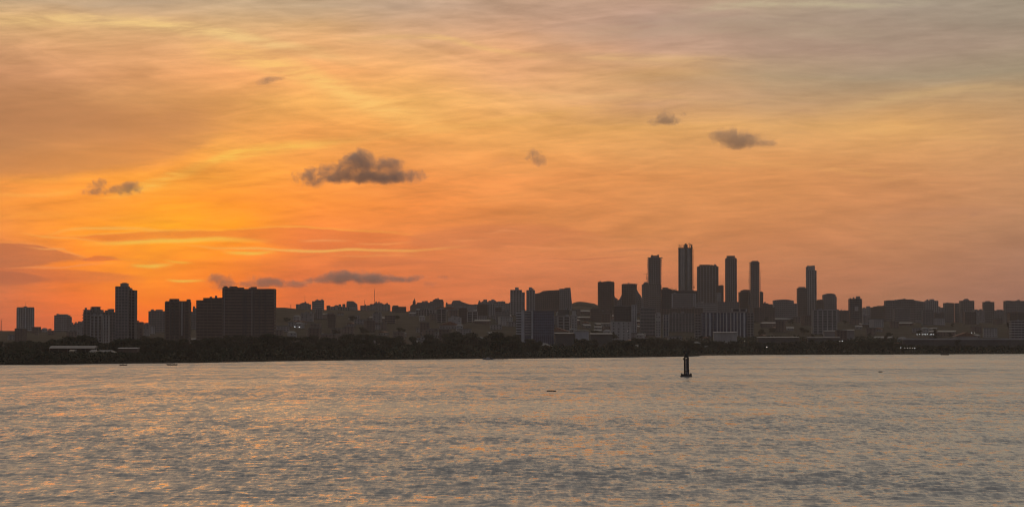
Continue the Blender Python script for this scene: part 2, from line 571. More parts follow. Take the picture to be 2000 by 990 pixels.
def mat(name, col, rough=.8, var=.18, scale=.25, metal=0.0, spec=0.3, stain=0.0):
    """matt surface whose colour wanders a little, with rain stains running down"""
    if name in MATS:
        return MATS[name]
    m = bpy.data.materials.new(name)
    m.use_nodes = True
    N = Net(m.node_tree)
    b = N.n['Principled BSDF']
    co = N.n.new('ShaderNodeTexCoord').outputs['Object']
    n1 = N.noise(co, scale, 4, .6)
    g = N.lr(n1, .3, .7, 1 - var, 1 + var)
    if stain:
        mp = N.n.new('ShaderNodeMapping')
        mp.inputs['Scale'].default_value = (1.0, 1.0, .08)
        N.l.new(co, mp.inputs[0])
        n2 = N.noise(mp.outputs[0], .9, 4, .65)
        g = N.mul(g, N.lr(n2, .35, .7, 1.0, 1 - stain))
    c = N.mix(1.0, tuple(col), N.vec(g, g, g), 'MULTIPLY')
    N.l.new(c, b.inputs['Base Color'])
    b.inputs['Roughness'].default_value = rough
    b.inputs['Metallic'].default_value = metal
    b.inputs['Specular IOR Level'].default_value = spec
    MATS[name] = m
    return m


# ------------------------------------------------------------------ river
def water_material():
    m = bpy.data.materials.new('river_water')
    m.use_nodes = True
    N = Net(m.node_tree)
    b = N.n['Principled BSDF']
    b.inputs['Base Color'].default_value = (.30, .285, .262, 1)
    b.inputs['IOR'].default_value = 1.48
    b.inputs['Specular IOR Level'].default_value = .5
    co = N.n.new('ShaderNodeTexCoord').outputs['Object']
    s = N.n.new('ShaderNodeSeparateXYZ')
    N.l.new(co, s.inputs[0])
    far = N.ss(s.outputs[1], 250.0, 1300.0)
    # gust patches: ruffled and calm water, in lanes across the river
    p1 = N.noise(N.vm('MULTIPLY', co, (.0045, .0085, 0.0)), 1.0, 5, .62, .5)
    p2 = N.noise(N.vm('MULTIPLY', co, (.05, .045, 0.0)), 1.0, 4, .65, .3)
    p3 = N.noise(N.vm('MULTIPLY', co, (.22, .10, 0.0)), 1.0, 3, .6, .2)
    gust = N.add(N.mul(N.sub(p1, .5), 3.6), N.add(N.mul(N.sub(p2, .5), 1.3), N.mul(N.sub(p3, .5), .9)))
    ruf = N.ss(gust, -.60, .60, .36, 1.15)
    N.l.new(N.mul(N.lr(far, 0, 1, .07, .20), N.lr(ruf, .3, 1.25, .6, 1.3)), b.inputs['Roughness'])

    def slopes(scale, detail, rough, amp, sx=1.0, sy=1.0, off=0.0):
        v = N.vm('ADD', N.vm('MULTIPLY', co, (scale * sx, scale * sy, 0.0)), (off, off, off))
        c = N.noise(v, 1.0, detail, rough, .2, out=1)
        return N.vm('MULTIPLY', N.vm('SUBTRACT', c, (.5, .5, .5)), (amp * .6, amp, 0.0))

    fine = slopes(2.0, 2, .5, .45, .8, 1.0)
    midw = slopes(.62, 2, .5, .62, .7, .8, 13.0)
    wide = slopes(.085, 3, .6, .62, 1.0, .7, 29.0)
    # groups of waves, long across the view
    grp = slopes(1.0, 6, .88, 1.6, .2, .02, 41.0)
    gw = N.lr(far, 0, 1, .55, 1.0)
    grp = N.vm('MULTIPLY', grp, N.vec(gw, gw, gw))
    chop = slopes(1.0, 3, .7, 1.2, .8, .15, 57.0)
    cw = N.lr(far, 0, 1, 1.0, .45)
    grp = N.vm('ADD', grp, N.vm('MULTIPLY', chop, N.vec(cw, cw, cw)))
    tot = N.vm('ADD', N.vm('ADD', N.vm('ADD', fine, midw), wide), grp)
    # the short wind waves are steeper on the side that faces the ship
    tot = N.vm('ADD', tot, (0.0, -.09, 0.0))
    tot = N.vm('MULTIPLY', tot, N.vec(ruf, ruf, ruf))
    tot = N.vm('ADD', tot, (0.0, -.05, 0.0))
    g = N.n.new('ShaderNodeNewGeometry').outputs['Normal']
    nn = N.vm('NORMALIZE', N.vm('ADD', g, tot))
    N.l.new(nn, b.inputs['Normal'])
    return m


def make_river():
    rng = np.random.default_rng(3)
    ys = [60.0]
    while ys[-1] < 2600:
        d = ys[-1]
        ys.append(d + (3.0 if d < 225 else max(.36, .36 * (d / 270.0) ** 1.75)))
    ys = np.array(ys)
    deg = np.concatenate([np.linspace(-48, -14.2, 110)[:-1], np.linspace(-14.2, 14.2, 521), np.linspace(14.2, 48, 110)[1:]])
    na = len(deg)
    ta = np.tan(np.radians(deg))
    Y = np.repeat(ys[:, None], na, 1)
    X = Y * ta[None, :]
    dy = np.repeat(np.gradient(ys)[:, None], na, 1)
    Z = np.zeros_like(X)
    # ruffled and calm patches
    P = np.zeros_like(X)
    for k in range(26):
        lx, ly = 10 ** rng.uniform(1.75, 2.7), 10 ** rng.uniform(1.1, 2.1)
        P += np.sin(X / lx * 6.283 * rng.uniform(.5, 1) + Y / ly * rng.choice([-1, 1]) * 6.283 * .5 + rng.uniform(0, 6.3)) * (ly / 60) ** .25
    P = P / P.std()
    ruf = 0.6 + .65 / (1 + np.exp(-2.2 * (P - .2)))
    for k in range(96):
        L = 10 ** rng.uniform(math.log10(.75), math.log10(7.5))
        th = rng.normal(R(97), R(40))        # crests lie across the view
        kx, ky = math.cos(th) * 6.283 / L, math.sin(th) * 6.283 / L
        a = .0070 * L ** .80
        fade = np.clip((L / np.maximum(dy, .01) / 2.2) - .6, 0, 1)
        ph = kx * X + ky * Y + rng.uniform(0, 6.3)
        w = np.sin(ph + .35 * np.sin(ph))
        loc = .6 + .4 * np.sin(X / rng.uniform(15, 60) + Y / rng.uniform(15, 60) + rng.uniform(0, 6.3))
        Z += a * w * fade * loc
    Z = Z * ruf
    Z = Z + .35 * Z * np.abs(Z) / .12 * .25
    # the modelled waves die away into the outer sheet
    e = np.clip((48 - np.abs(deg)) / 8, 0, 1)[None, :] * np.clip((Y - 60) / 40, 0, 1)
    Z = Z * e - .415 * (1 - e)
    V = np.stack([X, Y, Z], -1).reshape(-1, 3)
    nr = len(ys)
    i = np.arange(nr - 1)[:, None] * na + np.arange(na - 1)[None, :]
    Fc = np.stack([i, i + 1, i + na + 1, i + na], -1).reshape(-1, 4)
    nv = len(V)
    # the rest of the river, out to the sides and astern
    S = 4100.0
    ext = np.array([(-S, -1500, -.42), (S, -1500, -.42), (S, 4200, -.42), (-S, 4200, -.42)])
    V = np.vstack([V, ext])
    Fc = np.vstack([Fc, [[nv, nv + 1, nv + 2, nv + 3]]])
    print('river faces', len(Fc))
    o = mesh_np('river', V, Fc, water_material(), smooth=True)
    tag(o, kind='structure')
    return o


make_river()

# ------------------------------------------------------------------ land
SHORE = [(-900, 722), (-300, 716), (0, 712.6), (120, 711.6), (250, 709.6), (380, 708.4), (500, 706), (620, 704), (750, 702.4), (870, 701), (1000, 699.9),
         (1120, 698.8), (1250, 697.4), (1362, 695.6), (1369, 693.8), (1500, 692.9), (1700, 692.0), (2000, 691.0), (2400, 690), (3000, 689)]
RIDGE = [(-900, 640), (0, 646), (170, 643), (260, 638), (400, 630), (530, 604), (545, 600), (562, 604), (600, 606), (700, 608), (800, 612), (860, 608),
         (900, 606), (1000, 612), (1090, 606), (1130, 602), (1180, 610), (1300, 622), (1500, 626), (1750, 630), (2000, 632), (3000, 634)]


def interp(tab, x):
    return float(np.interp(x, [p[0] for p in tab], [p[1] for p in tab]))


def shore_d(px):
    return dist_of(interp(SHORE, px))


def sm(t):
    t = min(1, max(0, t))
    return t * t * (3 - 2 * t)


def ground_z(x, y):
    px = 1000 + F * x / max(y, 1)
    sd_ = shore_d(px)
    if y < sd_:
        return -1.5
    rz = EYE + (HOR - interp(RIDGE, px)) / F * 4600
    base = .9 + 1.6 * sm((y - sd_) / 120) + (1.0 * math.sin(x * .01 + y * .004))  * sm((y - sd_) / 200)
    up = sm((y - 2350) / 2100)
    z = base + (rz - base) * up
    if y > 4700:
        z = z * (1 - .55 * sm((y - 4700) / 2500))
    bumps = mnoise.noise(Vector((x * .004, y * .004, 0))) * 5 * up
    return z + bumps


def gz_px(px, d):
    return ground_z((px - 1000) / F * d, d)


def make_land():
    pxs = list(range(-1700, 3701, 24))
    V, Fc = [], []
    steps = [0, .001, 4, 12, 30, 60, 100, 160, 240, 340, 460, 600, 760, 940, 1140, 1360, 1600, 1850, 2120, 2400, 2700, 3020, 3400, 3700, 4100, 4500]
    for px in pxs:
        s0 = shore_d(px) + 3.0 * mnoise.noise(Vector((px * .021, 0, 0))) * 4 + 6 * mnoise.noise(Vector((px * .11, 5, 0)))
        for k, s in enumerate(steps):
            y = s0 + s
            x = (px - 1000) / F * y
            if k == 0:
                z = -1.5
            elif k == 1:
                z = .25
            elif k == 2:
                z = .8
            else:
                z = ground_z(x, y + 8)
            V.append((x, y, z))
    n = len(steps)
    for i in range(len(pxs) - 1):
        for k in range(n - 1):
            a = i * n + k
            Fc.append((a, a + n, a + n + 1, a + 1))
    m = bpy.data.materials.new('scrub_ground')
    m.use_nodes = True
    N = Net(m.node_tree)
    b = N.n['Principled BSDF']
    co = N.n.new('ShaderNodeTexCoord').outputs['Object']
    n1 = N.noise(co, .02, 5, .6)
    c = N.ramp(n1, [(.3, (.016, .014, .009)), (.5, (.026, .022, .015)), (.62, (.045, .036, .028)), (.8, (.07, .058, .048))])
    N.l.new(c, b.inputs['Base Color'])
    b.inputs['Roughness'].default_value = .95
    b.inputs['Specular IOR Level'].default_value = .05
    o = mesh_np('ground', V, Fc, m, smooth=True)
    tag(o, kind='structure')


make_land()

# ------------------------------------------------------------------ buildings
WALLS = {
    'white': mat('white_plaster', (.40, .39, .40), stain=.25, scale=.08),
    'pale': mat('pale_plaster', (.34, .315, .30), stain=.3, scale=.08),
    'mid': mat('grey_plaster', (.225, .20, .19), stain=.3, scale=.08),
    'brown': mat('brown_render', (.16, .115, .098), stain=.3, scale=.08),
    'dark': mat('dark_cladding', (.085, .075, .072), stain=.2, scale=.08),
    'brick': mat('brick_render', (.115, .078, .064), stain=.25, scale=.08),
    'blue': mat('blue_cladding', (.13, .14, .20), stain=.15, scale=.08),
    'concrete': mat('raw_concrete', (.28, .27, .26), stain=.4, scale=.12),
}
GLASS = {
    'dark': mat('dark_glazing', (.020, .022, .028), rough=.25, var=.5, scale=.35, spec=.5),
    'blue': mat('blue_glazing', (.045, .05, .085), rough=.2, var=.4, scale=.3, spec=.5),
    'grey': mat('grey_glazing', (.06, .06, .065), rough=.3, var=.4, scale=.3, spec=.5),
    'brown': mat('bronze_glazing', (.045, .030, .024), rough=.3, var=.4, scale=.3, spec=.5),
}
ROOFM = mat('roof_slab', (.12, .115, .11), rough=.9, scale=.3)
TILE = mat('clay_roof', (.17, .085, .055), rough=.9, var=.3, scale=.4)
TIN = mat('zinc_roof', (.12, .12, .125), rough=.55, var=.25, scale=.2)
STEEL = mat('painted_steel', (.10, .09, .09), rough=.6)
RUST = mat('red_steel', (.30, .07, .04), rough=.6)
TANK = mat('tank_plastic', (.16, .17, .19), rough=.6)


def facade(x0, x1, y0, y1, z0, z1, style, floor=3.3, bay=4.0, seed=0):
    """wall frame in front of a glazed core: windows are the recesses between sills and piers"""
    r = random.Random(seed)
    w = MB()
    n = max(1, int(round((z1 - z0) / floor)))
    h = (z1 - z0) / n
    rec = .45
    core = (x0 + rec, x1 - rec, y0 + rec, y1 - rec, z0, z1 - .3)
    if style == 'plain':
        w.box(x0, x1, y0, y1, z0, z1)
        g = MB()
        nb = max(2, int((x1 - x0) / (bay * 1.15)))
        for k in range(n):
            for b in range(nb):
                cx = x0 + (b + .5) * (x1 - x0) / nb
                if r.random() < .82:
                    g.box(cx - .75, cx + .75, y0 - .06, y0 + .2, z0 + k * h + 1.0, z0 + k * h + 2.3)
        return w, g
    sill = {'grid': 1.25, 'bands': 1.5, 'balcony': 1.05, 'stripes': .7, 'glass': .5, 'slabs': .32}[style]
    proud = {'balcony': .9, 'slabs': .5}.get(style, 0.0)
    for k in range(n + 1):
        zz = z0 + k * h
        a, b = (zz - sill * .35, zz + sill * .65)
        if k == 0:
            a = z0
        if k == n:
            b = z1 + .15
        w.box(x0 - proud, x1 + proud, y0 - proud, y1 + proud, a, b)
    nb = max(2, int(round((x1 - x0) / bay)))
    pw = {'grid': .95, 'bands': .35, 'balcony': 1.2, 'stripes': 1.5, 'glass': .25, 'slabs': .6}[style]
    out_ = {'stripes': -.25, 'balcony': .02}.get(style, .04)
    for b in range(nb + 1):
        cx = x0 + b * (x1 - x0) / nb
        hw = pw / 2 * (1.4 if b in (0, nb) else 1)
        a, c = max(x0 + (.03 if style != 'stripes' else 0), cx - hw), min(x1 - (.03 if style != 'stripes' else 0), cx + hw)
        w.box(a, c, y0 + out_, y0 + .9, z0, z1 - .02)
    nd = max(1, int(round((y1 - y0) / (bay * 1.2))))
    for b in range(nd + 1):
        cy = y0 + b * (y1 - y0) / nd
        a, c = max(y0 + .95, cy - pw / 2), min(y1 - .05, cy + pw / 2)
        if c > a:
            w.box(x0 + .04, x0 + .9, a, c, z0, z1 - .02)
            w.box(x1 - .9, x1 - .04, a, c, z0, z1 - .02)
    if style == 'balcony':               # solid lift shaft between the balconies
        cx = x0 + (x1 - x0) * r.uniform(.42, .58)
        w.box(cx - 1.6, cx + 1.6, y0 - .5, y1 + .5, z0, z1 + .5)
    g = MB().box(*core)
    return w, g


def bld(label, d, blocks, style='grid', wall='mid', glass='dark', yaw=0.0, cat='building', name='apartment_building', dep=None,
        floor=3.3, bay=4.2, caps=(), tanks=0, group=None, zb=None, mast=None):
    """blocks: (x0, x1, ytop[, style, wall]) in photograph rows and columns, standing d metres ahead; the first carries the others"""
    k = d / F
    X0, X1 = (blocks[0][0] - 1000) * k, (blocks[0][1] - 1000) * k
    Xc = (X0 + X1) / 2
    zg = ground_z(Xc, d) if zb is None else zb
    th = R(yaw)
    c, s = math.cos(th), abs(math.sin(th))
    root = empty(name, (Xc, d, zg), th)
    tag(root, label, cat, group)
    Wp = X1 - X0
    D = dep or max(7.0, min(.8 * Wp, 20.0))
    D = min(D, .55 * Wp / max(s, .01)) if s > .02 else D
    ztop0 = None
    for i, b in enumerate(blocks):
        bx0, bx1, yt = b[:3]
        st = b[3] if len(b) > 3 and b[3] else style
        wl = b[4] if len(b) > 4 and b[4] else wall
        wp = (bx1 - bx0) * k
        Di = D if i == 0 else min(D * .86, max(4.0, wp * 1.1))
        w = max(1.5, (wp - Di * s) / c)
        cx = (((bx0 + bx1) / 2 - 1000) * k - Xc) / c
        z1 = at(1000, yt, d).z - zg
        z0 = -2.0 if i == 0 else ztop0 - .4
        if i == 0:
            ztop0 = z1
        if z1 - z0 < 1.0:
            z1 = z0 + 1.0
        if i > 0:
            z0 = min(z0, z1 - 1)
        # taller blocks stand through the lower one, set back from its front
        yo = 0.0 if i == 0 else .35
        seed = int(bx0 * 13 + yt)
        if st == 'cap' or (w < 5 and z1 - z0 < 12):
            MB().box(cx - w / 2, cx + w / 2, -Di / 2 + yo, Di / 2 + yo * .5, z0, z1).build('roof_block', WALLS[wl], root)
            continue
        wm, gm = facade(cx - w / 2, cx + w / 2, -Di / 2 + yo, Di / 2 + yo, z0, z1, st, floor, bay, seed)
        wo = wm.build('wall', WALLS[wl], root)
        go = gm.build('window' if st == 'plain' else 'glazing', GLASS[glass], root)
        if st == 'plain':
            go['kind'] = 'stuff'
        MB().box(cx - w / 2 + .3, cx + w / 2 - .3, -Di / 2 + yo + .3, Di / 2 + yo - .3, z1 + .12, z1 + .4).build('roof', ROOFM, root)
        r = random.Random(seed + 5)
        nt = tanks or r.choice((0, 1, 2, 2, 3))
        if w > 7 and st != 'cap':
            for q in range(nt):
                tx = cx + r.uniform(-.38, .38) * w
                hh = r.uniform(1.2, 2.8)
                if r.random() < .5:
                    MB().ring(tx, r.uniform(-.2, .2) * Di, z1 + .3, z1 + .3 + hh, 1.3, 1.3, 10).build('water_tank', TANK, root)
                else:
                    MB().box(tx - r.uniform(1, 2.2), tx + r.uniform(1, 2.2), -1.8, 1.8, z1 + .3, z1 + .3 + hh).build('stair_head', WALLS[wl], root)
    for (cx0, cx1, yt, yb) in caps:
        z1, z0 = at(1000, yt, d).z - zg, at(1000, yb, d).z - zg - .5
        a, b_ = (cx0 - 1000) * k - Xc, (cx1 - 1000) * k - Xc
        MB().box(a / c, b_ / c, -D * .28, D * .28, z0, z1).build('roof_block', WALLS[wall], root)
    if mast:
        mx, yt, yb = mast
        z1, z0 = at(1000, yt, d).z - zg, at(1000, yb, d).z - zg - 1
        MB().tube((((mx - 1000) * k - Xc) / c, 0, z0), (((mx - 1000) * k - Xc) / c, 0, z1), .32, .12).build('antenna', STEEL, root)
    return root


# --- far left: pale towers low on the horizon
def pale_round_tower():
    d = 3900
    k = d / F
    xc = (50 - 1000) * k
    zg = ground_z(xc, d)
    root = empty('apartment_building', (xc, d, zg))
    tag(root, 'pale round-sided tower standing alone at the far left edge of the city', 'building')
    r_ = 16.4 * k
    zt = at(0, 602, d).z - zg
    MB().ring(0, 0, -2, zt, r_ - .5, r_ * .75 - .5, 40).build('glazing', GLASS['grey'], root)
    m = MB()
    n = int(zt / 3.3)
    for i in range(n + 1):
        z = i * zt / n
        m.ring(0, 0, z - .5, z + .75, r_ - .1, r_ * .75 - .1, 40)
    m.build('floor_band', WALLS['pale'], root)['kind'] = 'stuff'
    for i in range(20):
        t = 2 * math.pi * (i + .5) / 20
        if math.sin(t) < .55:
            cx, cy = math.cos(t) * (r_ - .05), math.sin(t) * (r_ * .75 - .05)
            MB().box(cx - .7, cx + .7, cy - .5, cy + .5, -2, zt + .2).build('pilaster', WALLS['pale' if i % 3 else 'white'], root)
    MB().ring(0, 0, zt + .8, zt + 1.7, r_ + .25, r_ * .75 + .25, 40).build('roof', WALLS['dark'], root)
    MB().box(-2.5, 2, -2, 2, zt + 1.7, zt + 3.2).build('roof_block', WALLS['mid'], root)
    for px, yt in ((45, 594), (50, 591)):
        x = (px - 50) * k
        MB().tube((x, 0, zt + 1), (x, 0, at(0, yt, d).z - zg), .25, .12).build('antenna', STEEL, root)
    return root


pale_round_tower()
bld('small pale tower with a stepped top, second from the left edge', 3900, [(108, 136, 616), (115, 132, 613.5, 'cap')], 'bands', 'pale', 'grey')
bld('low pale annex beside the small stepped tower', 3890, [(132, 140, 619)], 'plain', 'mid')
bld('tiny dark house block right of the round-sided tower', 3600, [(69, 76, 641)], 'plain', 'brown')
bld('low dark house block just left of the small stepped tower', 3600, [(94, 107, 645.5)], 'plain', 'brown')
bld('low stepped house rows climbing to the wide left complex', 3500, [(137, 168, 634), (146, 156, 631, 'plain'), (156, 170, 628, 'plain')], 'plain', 'mid', cat='houses')
bld('wide grey apartment complex with a raised core, left of the tall balcony tower', 2850,
    [(165, 229, 610), (165, 183, 605.5), (180, 195, 599.5), (194, 202, 605), (206, 216, 606.5), (212, 222, 604)], 'balcony', 'mid', 'grey', tanks=0, dep=16)
bld('pale lower wing in front of the wide grey complex', 2800, [(178, 201, 617), (183, 196, 616, 'cap')], 'stripes', 'pale', dep=9)
bld('pale narrow wing between the grey complex and the tall tower', 2790, [(203, 214, 616)], 'stripes', 'pale', dep=8)
bld('tall slim tower with many balcony rows and a set-back crown', 2600,
    [(227, 252, 560), (236, 250, 553.5, 'cap'), (239, 247, 552.3, 'cap')], 'grid', 'mid', 'grey', dep=14, floor=3.1, bay=3.4, caps=())
bld('dark slim wing attached to the right side of the tall balcony tower', 2612, [(251.5, 266.3, 567.5), (256, 260, 566, 'cap')], 'stripes', 'mid', 'dark', dep=14, floor=3.1)
bld('low block at the foot of the tall balcony tower', 2900, [(265, 280, 629)], 'plain', 'brown', mast=(268, 623, 629))
bld('low roofline between the tall tower and the hazy mid-rise', 3300, [(279, 293, 633.5), (284, 289, 632.5, 'cap')], 'plain', 'mid')
bld('hazy grey mid-rise with a small crown, left of the dark twin-pylon block', 3500, [(292, 325, 608), (305, 317, 604.5, 'cap'), (295, 305, 607)], 'grid', 'mid', 'grey')
bld('dark block with two raised pylons at its ends and a pale stripe down its front', 2550,
    [(324, 372, 590), (324, 333, 588, 'cap'), (332, 349, 584.3), (365, 372, 584.3, 'cap'), (349, 366, 587.8, 'cap')], 'stripes', 'brown', 'brown', dep=15, bay=5.5)
bld('narrow hazy tower seen between the two dark blocks', 3600, [(373, 387, 609), (377, 387, 602)], 'grid', 'mid', 'grey')
bld('broad dark slab with fine floor lines, lower left of the largest block', 2500,
    [(385, 437, 587), (398, 437, 582.5, 'bands'), (428, 437, 581.2, 'cap')], 'bands', 'brown', 'brown', dep=16, floor=3.2)
bld('largest dark slab block of the left group with rooftop housings', 2450,
    [(436, 538, 565), (436, 463, 562.8, 'bands'), (449, 463, 559.3, 'cap'), (463, 476, 561.5, 'cap'), (490, 501, 560.3, 'cap'), (520, 530, 564.2, 'cap')],
    'bands', 'brown', 'brown', dep=18, floor=3.1, bay=6.5)


def add_fins(root_px, d, xs, yt, yb, wall, wpx=1.6, front=9.3):
    """vertical shafts on the face of a slab"""
    for r_ in [o for o in COL.objects if o.type == 'EMPTY' and o.get('label', '').startswith(root_px)]:
        k = d / F
        for x in xs:
            X = (x - 1000) * k - r_.location.x
            z0, z1 = at(0, yb, d).z - r_.location.z, at(0, yt, d).z - r_.location.z
            MB().box(X - wpx * k / 2, X + wpx * k / 2, -front - .35, -front + .8, z0, z1).build('shaft', WALLS[wall], r_)


add_fins('largest dark slab', 2450, (478, 482, 498, 509, 520), 567, 655, 'dark', 2.2, 9.0)
add_fins('largest dark slab', 2450, (440, 494), 567, 655, 'mid', 1.6, 9.05)
add_fins('dark block with two raised', 2550, (357.5,), 590, 655, 'pale', 2.2, 7.5)
add_fins('dark block with two raised', 2550, (335, 343), 592, 655, 'dark', 3, 7.5)

# --- the hill town behind (px 540-1000)
H = 4300
bld('small flat block on the bare hill crest', H, [(579, 607, 594.5), (587, 602, 592.4, 'plain'), (590, 598, 591, 'cap')], 'plain', 'mid', mast=(595.4, 576, 592))
bld('pale square tower on the hill crest, tallest of the left hill', H - 100, [(610, 632.5, 588.5), (616, 632.5, 586.6)], 'bands', 'pale', 'grey')
bld('little pointed dark house on the ridge', H, [(638, 645, 597)], 'plain', 'brown')
bld('tiny block on the ridge with a flat top, first of a pair', H, [(661.5, 666, 594.2)], 'plain', 'mid')
bld('tiny block on the ridge with a flat top, second of a pair', H, [(669, 674.5, 594)], 'plain', 'mid')
bld('long low roofline along the ridge between two towers', H + 40, [(646, 668, 599), (652, 662, 598, 'plain')], 'plain', 'mid')
bld('low ridge building with thin vertical piers', H - 60, [(660, 684, 600)], 'stripes', 'mid')


def slanted(label, d, pts, wall, dep=14, style_rows=True, name='apartment_building'):
    """block whose outline is not a box: pts are pixels, clockwise from lower left; gets floor bands and window rows of its own"""
    k = d / F
    xs = [p[0] for p in pts]
    Xc = ((min(xs) + max(xs)) / 2 - 1000) * k
    zg = ground_z(Xc, d)
    root = empty(name, (Xc, d, zg))
    tag(root, label, 'building')
    P = [((x - 1000) * k - Xc, (at(0, y, d).z - zg) if y < 9999 else -2.0) for x, y in pts]
    P = list(reversed(P))
    MB().prism(P, -dep / 2, dep / 2).build('wall', WALLS[wall], root)
    # window rows follow the floors and stop short of the sloping edges
    g = MB()
    zt = max(p[1] for p in P)
    z = zt - 3.0
    while z > 4:
        # crossings at this height
        cr = []
        for i in range(len(P)):
            a, b = P[i], P[(i + 1) % len(P)]
            if (a[1] - z - 1.4) * (b[1] - z - 1.4) < 0:
                t = (z + 1.4 - a[1]) / (b[1] - a[1])
                cr.append(a[0] + t * (b[0] - a[0]))
        cr.sort()
        for a, b in zip(cr[::2], cr[1::2]):
            x = a + 1.2
            while x + 2 < b - .6:
                g.box(x, x + 1.9, -dep / 2 - .05, -dep / 2 + .3, z, z + 1.3)
                x += 3.1
        z -= 3.3
    if g.v and style_rows:
        g.build('window', GLASS['dark'], root)['kind'] = 'stuff'
    return root


slanted('tower with its top corner cut at a slant, on the middle of the hill crest', H - 50, [(677, 9999), (677, 594), (678, 588), (690, 588), (697.5, 594), (698.5, 9999)], 'mid')
bld('flat ridge block under the shorter radio mast', H, [(704, 716, 597)], 'plain', 'mid')
bld('wide stepped block under the tall radio mast', H, [(717, 762, 596.5), (723, 750, 594), (731, 747, 592), (750, 761.5, 595, 'plain')], 'plain', 'mid', tanks=0)
bld('dark flat-topped block on the ridge left of the church', H - 150, [(766, 793, 599.4), (767, 775, 596.4, 'cap')], 'bands', 'brown')


def mast(label, px, yt, yb, d):
    k = d / F
    x = (px - 1000) * k
    zb = min(ground_z(x, d), at(0, yb, d).z)
    zt = at(0, yt, d).z
    root = empty('radio_mast', (x, d, zb))
    tag(root, label, 'mast', 'radio masts on the hill')
    h = zt - zb
    m = MB()
    w0 = 1.1
    for a in ((-1, -1), (1, -1), (0, 1)):
        m.tube((a[0] * w0, a[1] * w0, 0), (a[0] * .25, a[1] * .25, h * .9), .16, .12, 4)
    m.build('lattice_leg', STEEL, root)['kind'] = 'stuff'
    b = MB()
    n = int(h / 2.6)
    for i in range(n):
        z0, z1 = i * h * .9 / n, (i + 1) * h * .9 / n
        u0, u1 = w0 + (.25 - w0) * i / n, w0 + (.25 - w0) * (i + 1) / n
        b.tube((-u0, -u0, z0), (u1, -u1, z1), .08, .08, 4)
        b.tube((u0, -u0, z0), (0, u1, z1), .08, .08, 4)
        b.tube((0, u0, z0), (-u1, -u1, z1), .08, .08, 4)
    b.build('lattice_brace', STEEL, root)['kind'] = 'stuff'
    MB().tube((0, 0, h * .88), (0, 0, h), .14, .06, 5).build('antenna', STEEL, root)
    return root


mast('tallest radio mast on the hill, under the long grey cloud', 731.5, 562, 597, H + 60)
mast('short radio mast left of the tallest one', 712.3, 584, 598, H + 60)
mast('slim mast at the far left edge of the skyline', 3, 622, 640, 3700)
mast('tiny mast on the left hill shoulder', 568, 594, 600, H + 60)


def church():
    d = H
    k = d / F
    xc = (809.5 - 1000) * k
    zg = ground_z(xc, d)
    root = empty('church', (xc, d, zg))
    tag(root, 'church with one pointed spire rising from the hill skyline', 'church')
    Z = lambda y: at(0, y, d).z - zg
    X = lambda x: (x - 1000) * k - xc
    MB().prism([(X(801.5), -2), (X(818), -2), (X(818), Z(595.5)), (X(806), Z(594)), (X(801.5), Z(598))], -9, 9).build('nave', WALLS['brown'], root)
    MB().box(X(806.2), X(811.8), -3.5, 3.5, Z(600), Z(590)).build('bell_tower', WALLS['brown'], root)
    MB().frus(X(806), X(812), -3.4, 3.4, Z(590), X(808.2), X(810.6), -1.2, 1.2, Z(585.5)).build('belfry', WALLS['brown'], root)
    MB().ring(X(809.6), 0, Z(585.6), Z(583), 1.3, 1.3, 8, .15, .15).build('spire', WALLS['dark'], root)
    for x in (807.6, 810.2):
        MB().box(X(x) - .5, X(x) + .5, -3.6, -3.2, Z(594), Z(592)).build('window', GLASS['dark'], root)


church()
bld('long pale block right of the church spire', H, [(813, 866.5, 593.5), (815, 847, 591.3), (829, 835.5, 587.6, 'cap'), (840, 866.5, 589), (846.5, 865.5, 585.3)], 'grid', 'mid', 'grey', dep=16)
bld('narrow block right of the bright gap in the skyline', H, [(870.5, 886, 594), (871, 874, 590.5, 'cap')], 'plain', 'mid')
slanted('pale block with a long sloping roof on the hill, right of the skyline gap', H - 40,
        [(882, 9999), (882, 592), (885, 587), (898, 586.5), (901, 589), (916, 594), (932, 595.5), (932, 9999)], 'mid')
bld('low hazy row climbing towards the stepped towers', H, [(926, 952, 594.5), (934, 946, 590), (944, 951.5, 585.4, 'plain')], 'plain', 'mid')
bld('hazy stepped tower group left of the twin towers', H - 100, [(951, 987, 589.8), (954, 969, 587.5), (959.5, 966, 584.6, 'cap'), (972, 986.5, 588.8)], 'grid', 'pale', 'grey')
bld('hazy block touching the left side of the twin towers', H, [(985, 998, 592.5)], 'plain', 'mid')
# second row of the hill
bld('tall pale slab with a darker right side below the hill crest', 3700, [(952, 967, 594)], 'stripes', 'pale', 'grey', dep=10)
bld('dark square block below the hill crest', 3650, [(932, 953, 594.8)], 'glass', 'brown', 'brown')
bld('dark narrow block right of the tall pale slab', 3720, [(967, 980, 601.5)], 'bands', 'brown')
bld('pale block with an arched recess, middle of the hill', 3500, [(912.5, 933, 609), (915, 930, 605.4, 'cap')], 'stripes', 'pale', 'dark', bay=7)
bld('plain dark tower left of the block with the arched recess', 3450, [(895.5, 912.5, 601.5)], 'glass', 'brown', 'brown')
bld('pale twin-shaft tower on the middle of the hill slope', 3500, [(853, 872, 604), (855, 858, 603, 'cap')], 'stripes', 'mid', 'dark', bay=6)
bld('pale low hall with a rounded roof on the hill slope', 3300, [(876, 901, 620), (881, 897, 618.2, 'cap')], 'plain', 'pale')
bld('hazy row of flats under the church, with thin piers', 3900, [(812, 850, 606), (820, 838, 603)], 'stripes', 'mid')
bld('hazy tan block on the slope right of the pale slab', 3500, [(968, 996, 609), (984, 994, 606)], 'grid', 'mid', 'grey')
bld('pale columned block on the hill slope, under the slanted tower', 3600, [(616, 630, 604)], 'stripes', 'mid', 'grey')
